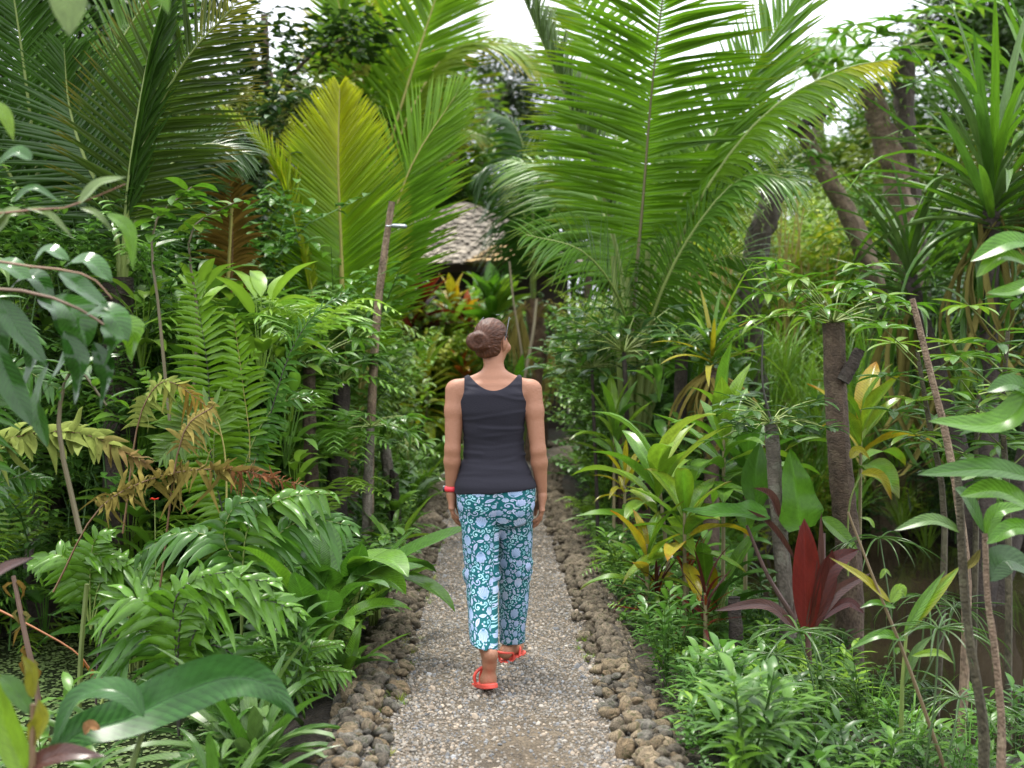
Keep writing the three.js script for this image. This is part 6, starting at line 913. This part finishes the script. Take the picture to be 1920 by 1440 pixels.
    const xc = Math.abs(x - 0.004), arm = 0.1345 + Math.pow(Math.max(0, 1.325 - y), 2) * 4.5 + (y < 1.235 ? 0.25 : 0); d = smax(d, xc - arm, 0.004);
    return d;
  };
  const knit = dataTex(256, (u, v) => { const h = tnoise(u, v, 100, 95) * 0.5 + tnoise(u, v, 30, 96) * 0.5; return [h, h, h]; }, false);
  const cloth = new THREE.MeshPhysicalMaterial({ color: C(0.021, 0.02, 0.027), roughness: 0.8, specularIntensity: 0.3, sheen: 0.15, sheenRoughness: 0.5, sheenColor: C(0.2, 0.2, 0.24), bumpMap: knit, bumpScale: 0.001 });
  const top = add(woman, 'tank_top', uvPlanar(surfaceNets(topD, [-0.21, 0.81, -0.16], [0.23, 1.44, 0.17], 0.0042), 8), cloth);

  // printed trousers
  const legP = { L: [J.hiL, J.knL, [-0.038, 0.228, 0.362]], R: [J.hiR, J.knR, [0.096, 0.14, -0.118]] };
  const pantD = (x, y, z) => {
    let d = y > 0.68 ? trunkD(x, y, z, 0.011) : 1; d = smax(d, y - 0.885, 0.004);
    for (const s of [-1, 1]) d = smin(d, ell(x, y, z, [0.018 + s * 0.07, 0.775, 0.052], [0.098, 0.105, 0.095]), 0.03);
    for (const s of ['L', 'R']) {
      const [a, b, c] = legP[s], n0 = Math.hypot(c[0] - b[0], c[1] - b[1], c[2] - b[2]), ux0 = (c[0] - b[0]) / n0, uy0 = (c[1] - b[1]) / n0, uz0 = (c[2] - b[2]) / n0; let l = smin(cone(x, y, z, a, b, 0.1, 0.077), cone(x, y, z, b, [c[0] + ux0 * 0.1, c[1] + uy0 * 0.1, c[2] + uz0 * 0.1], 0.077, 0.06), 0.03);
      const ux = c[0] - b[0], uy = c[1] - b[1], uz = c[2] - b[2], n = Math.hypot(ux, uy, uz), t = ((x - c[0]) * ux + (y - c[1]) * uy + (z - c[2]) * uz) / n;
      l = smax(l, (s === 'L' ? 0.196 - 0.1 * (x + 0.03) : 0.088) + 0.004 * noise(x * 30, z * 30, 4) - y, 0.004);
      if (false) { l = smax(l, -(cone(x, y, z, [c[0] + ux / n * 0.03, c[1] + uy / n * 0.03, c[2] + uz / n * 0.03], [c[0] + ux / n * 0.12, c[1] + uy / n * 0.12, c[2] + uz / n * 0.12], 0.052, 0.055)), 0.003); }
      const k = s === 'L' ? 1 : 0.7, ky = b[1]; l -= k * 0.004 * Math.sin((y - ky) * 95 + 9 * noise(x * 12, y * 6, z * 10)) * Math.exp(-((y - ky) ** 2) / 0.008) + 0.003 * noise(x * 18, y * 11, z * 18);
      d = smin(d, l, 0.02);
    }
    const cr = Math.abs(x - 0.02 + 0.05 * (0.8 - y)); d += 0.006 * Math.exp(-cr * cr / 0.00012) * (y < 0.8 ? 1 : 0) * (z > 0 ? 1 : 0);
    d -= 0.004 * Math.exp(-((y - 0.665 - 0.25 * Math.abs(x - 0.02)) ** 2) / 0.00012) * (z > 0 ? 1 : 0);
    return d - 0.0015 * noise(x * 30, y * 22, z * 30);
  };
  const pg = surfaceNets(pantD, [-0.22, 0.06, -0.26], [0.25, 0.91, 0.52], 0.0062).toNonIndexed(), pp = pg.attributes.position, pu = new Float32Array(pp.count * 2);
  const legAxis = (s, y) => { const [a, b, c] = legP[s], q = y > b[1] ? clamp((a[1] - y) / (a[1] - b[1]), 0, 1) : 1 + clamp((b[1] - y) / (b[1] - c[1]), 0, 1); return q <= 1 ? [lerp(a[0], b[0], q), lerp(a[2], b[2], q)] : [lerp(b[0], c[0], q - 1), lerp(b[2], c[2], q - 1)]; };
  for (let i = 0; i < pp.count; i += 3) {
    const cx = (pp.getX(i) + pp.getX(i + 1) + pp.getX(i + 2)) / 3, cy = (pp.getY(i) + pp.getY(i + 1) + pp.getY(i + 2)) / 3, cz = (pp.getZ(i) + pp.getZ(i + 1) + pp.getZ(i + 2)) / 3, s = cx < 0.02 - 0.05 * (0.8 - cy) ? 'L' : 'R', C0 = legAxis(s, cy), th = Math.atan2(cx - C0[0], cz - C0[1]);
    for (let k = i; k < i + 3; k++) { const A = legAxis(s, pp.getY(k)); let a = Math.atan2(pp.getX(k) - A[0], pp.getZ(k) - A[1]); if (a - th > Math.PI) a -= 2 * Math.PI; if (a - th < -Math.PI) a += 2 * Math.PI; pu[k * 2] = a * 0.085 / 0.3 + (s === 'L' ? 0.13 : 0.62); pu[k * 2 + 1] = pp.getY(k) / 0.3; }
  }
  pg.setAttribute('uv', new THREE.BufferAttribute(pu, 2));
  const cvs = document.createElement('canvas'); cvs.width = cvs.height = 1024; const c2 = cvs.getContext('2d'); c2.fillStyle = '#0d5356'; c2.fillRect(0, 0, 1024, 1024); const RP = rngOf(401);
  const wrap = (x, y, fn) => { for (const ox of [-1024, 0, 1024]) for (const oy of [-1024, 0, 1024]) { if (x + ox < -160 || x + ox > 1184 || y + oy < -160 || y + oy > 1184) continue; c2.save(); c2.translate(x + ox, y + oy); fn(); c2.restore(); } };
  const PALE = ['#a2abc8', '#adb3cd', '#98a8c4', '#aab4ca'], AQUA = ['#93c0c9', '#a3c8d0', '#83b4be'];
  const flower = (x, y, r, rot, col) => wrap(x, y, () => { c2.rotate(rot); c2.fillStyle = col; c2.beginPath(); for (let k = 0; k <= 90; k++) { const a = k / 90 * 6.2832, up = Math.sin(a) > -0.2, q = r * (up ? 0.78 + 0.22 * Math.abs(Math.sin(a * 4.5)) : 0.86 + 0.06 * Math.sin(a * 3)); c2.lineTo(Math.cos(a) * q * 0.9, Math.sin(a) * q * (up ? 1.08 : 0.9)); } c2.fill(); c2.strokeStyle = '#5c7f9c'; c2.lineWidth = Math.max(3, r * 0.055); for (let k = -3; k <= 3; k++) { c2.beginPath(); c2.moveTo(0, -r * 0.75); c2.quadraticCurveTo(k * r * 0.22, -r * 0.1, k * r * 0.26, r * (0.72 - 0.05 * k * k)); c2.stroke(); } c2.strokeStyle = '#0d5356'; c2.lineWidth = Math.max(3, r * 0.08); c2.beginPath(); c2.arc(0, -r * 0.8, r * 0.22, 0.2, 2.9); c2.stroke(); });
  const leafS = (x, y, r, rot, col) => wrap(x, y, () => { c2.rotate(rot); c2.fillStyle = col; c2.beginPath(); c2.moveTo(0, -r * 1.15); c2.quadraticCurveTo(r * 1.1, -r * 0.1, 0, r * 1.1); c2.quadraticCurveTo(-r * 0.75, 0, 0, -r * 1.15); c2.fill(); c2.strokeStyle = '#0d5356'; c2.lineWidth = 4; c2.beginPath(); c2.moveTo(0, -r * 0.6); c2.quadraticCurveTo(r * 0.2, 0, 0, r * 0.7); c2.stroke(); });
  const curl = (x, y, r, rot, col) => wrap(x, y, () => { c2.rotate(rot); c2.strokeStyle = col; c2.lineWidth = 12; c2.beginPath(); for (let k = 0; k <= 40; k++) { const a = k / 40 * 6.6, q = r * (0.18 + 0.8 * k / 40); c2.lineTo(Math.cos(a) * q, Math.sin(a) * q); } c2.lineTo(r * 1.3, r * 0.9); c2.stroke(); c2.fillStyle = col; c2.beginPath(); c2.arc(0, 0, r * 0.24, 0, 6.3); c2.fill(); });
  const dot = (x, y, r, rot, col) => wrap(x, y, () => { c2.fillStyle = col; c2.beginPath(); c2.arc(0, 0, r, 0, 6.3); c2.fill(); });
  const put = [], free = (x, y, r) => put.every(([a, b, q]) => { let dx = Math.abs(a - x), dy = Math.abs(b - y); dx = Math.min(dx, 1024 - dx); dy = Math.min(dy, 1024 - dy); return Math.hypot(dx, dy) > r + q + 3; });
  for (const [x, y] of [[150, 140], [660, 180], [410, 390], [900, 430], [160, 660], [690, 690], [420, 910], [930, 930]]) { const r = 88 + 14 * RP(), X = x + (RP() - 0.5) * 40, Y = y + (RP() - 0.5) * 40; put.push([X, Y, r]); flower(X, Y, r, (RP() < 0.5 ? 0 : 3.14) + (RP() - 0.5) * 0.9, PALE[Math.floor(RP() * 4)]); }
  for (const [r0, r1, tries] of [[44, 62, 900], [30, 42, 1600], [19, 28, 3000], [9, 15, 5000]]) for (let i = 0; i < tries; i++) { const x = RP() * 1024, y = RP() * 1024, r = lerp(r0, r1, RP()); if (!free(x, y, r)) continue; put.push([x, y, r]); const k = RP(); (r < 13 ? dot : r < 30 ? (k < 0.7 ? leafS : curl) : k < 0.25 ? leafS : k < 0.72 ? curl : flower)(x, y, r * (r < 30 ? 1.15 : 1.05), RP() * 6.28, k < 0.72 && k > 0.35 ? AQUA[Math.floor(RP() * 3)] : PALE[Math.floor(RP() * 4)]); }
  const pt = new THREE.CanvasTexture(cvs); pt.wrapS = pt.wrapT = THREE.RepeatWrapping; pt.colorSpace = THREE.SRGBColorSpace;
  add(woman, 'trousers', pg, new THREE.MeshPhysicalMaterial({ color: C(0.95, 0.95, 0.95), map: pt, roughness: 0.8, specularIntensity: 0.4, sheen: 0.2, sheenColor: C(0.3, 0.35, 0.4), bumpMap: knit, bumpScale: 0.0008 }));

  // sandals
  const rub = new THREE.MeshPhysicalMaterial({ color: C(0.62, 0.075, 0.05), roughness: 0.55 });
  const soleS = () => { const s = new THREE.Shape(); s.moveTo(0, -0.02); s.bezierCurveTo(0.034, -0.02, 0.036, 0.04, 0.033, 0.09); s.bezierCurveTo(0.036, 0.13, 0.05, 0.16, 0.046, 0.2); s.bezierCurveTo(0.04, 0.248, -0.03, 0.25, -0.04, 0.2); s.bezierCurveTo(-0.044, 0.16, -0.03, 0.12, -0.032, 0.08); s.bezierCurveTo(-0.036, 0.03, -0.03, -0.02, 0, -0.02); return s; };
  const soleG = new THREE.ExtrudeGeometry(soleS(), { depth: 0.012, bevelEnabled: true, bevelSize: 0.004, bevelThickness: 0.004, bevelSegments: 3, curveSegments: 16 }); soleG.rotateX(-Math.PI / 2);   // heel at 0, toes toward -z, top at y .016
  const right = new THREE.Group(); right.name = 'sandal'; woman.add(right); right.position.set(0.058, -0.006, -0.082); right.rotation.y = -0.3; add(right, 'sole', soleG, rub);
  const strap = (gr, pts, r) => add(gr, 'strap', tubeGeo(pts, r, r, { seg: 14, rad: 8 }), rub);
  const vc = (gm) => { gm.traverse((m) => { if (m.isMesh && !m.geometry.attributes.color) m.geometry.setAttribute('color', new THREE.BufferAttribute(new Float32Array(m.geometry.attributes.position.count * 3).fill(1), 3)); }); };
  strap(right, [V(0.04, 0.012, -0.12), V(0.034, 0.05, -0.145), V(0.0, 0.062, -0.16), V(-0.03, 0.046, -0.145), V(-0.036, 0.012, -0.12)], 0.007); strap(right, [V(0.0, 0.062, -0.16), V(-0.006, 0.055, -0.185), V(-0.006, 0.014, -0.205)], 0.006); strap(right, [V(0.034, 0.014, -0.03), V(0.036, 0.05, -0.02), V(0.02, 0.06, 0.022), V(-0.02, 0.06, 0.022), V(-0.036, 0.05, -0.02), V(-0.034, 0.014, -0.03)], 0.006);
  const left = new THREE.Group(); left.name = 'sandal'; woman.add(left); left.position.set(-0.006, 0.04, 0.5); left.rotation.order = 'YXZ'; left.rotation.set(-0.22, 0.22, 0.05); add(left, 'sole', soleG, rub);
  strap(left, [V(0.042, 0.012, -0.135), V(0.044, 0.055, -0.125), V(0.0, 0.085, -0.12), V(-0.042, 0.055, -0.125), V(-0.04, 0.012, -0.135)], 0.007); strap(left, [V(0.0, 0.085, -0.12), V(-0.004, 0.06, -0.17), V(-0.006, 0.014, -0.2)], 0.006);
  // red watch
  const wg = new THREE.TorusGeometry(0.0285, 0.0085, 10, 28); wg.rotateX(Math.PI / 2); wg.scale(0.95, 1.5, 1); const watch = new THREE.Group(); watch.name = 'watch'; woman.add(watch); watch.position.set(J.wrL[0] + 0.001, J.wrL[1] + 0.012, J.wrL[2] + 0.002); const wm = new THREE.MeshPhysicalMaterial({ color: C(0.62, 0.03, 0.045), roughness: 0.45 }); add(watch, 'band', wg, wm); const fc = new THREE.CylinderGeometry(0.016, 0.016, 0.009, 20); fc.rotateZ(Math.PI / 2); add(watch, 'watch_face', fc, new THREE.MeshStandardMaterial({ color: C(0.02, 0.02, 0.025), roughness: 0.2 })).position.x = -0.034;
  // ankle bracelet
  const ag = new THREE.TorusGeometry(0.034, 0.003, 8, 24); ag.rotateX(Math.PI / 2); add(woman, 'anklet', ag, new THREE.MeshStandardMaterial({ color: C(0.12, 0.08, 0.2), roughness: 0.6 })).position.set(0.086, 0.112, -0.128);
}
scene.traverse((o) => { if (o.isMesh && o.material.vertexColors && !o.geometry.attributes.color) o.geometry.setAttribute('color', new THREE.BufferAttribute(new Float32Array(o.geometry.attributes.position.count * 3).fill(1), 3)); });
renderer.render(scene, camera);
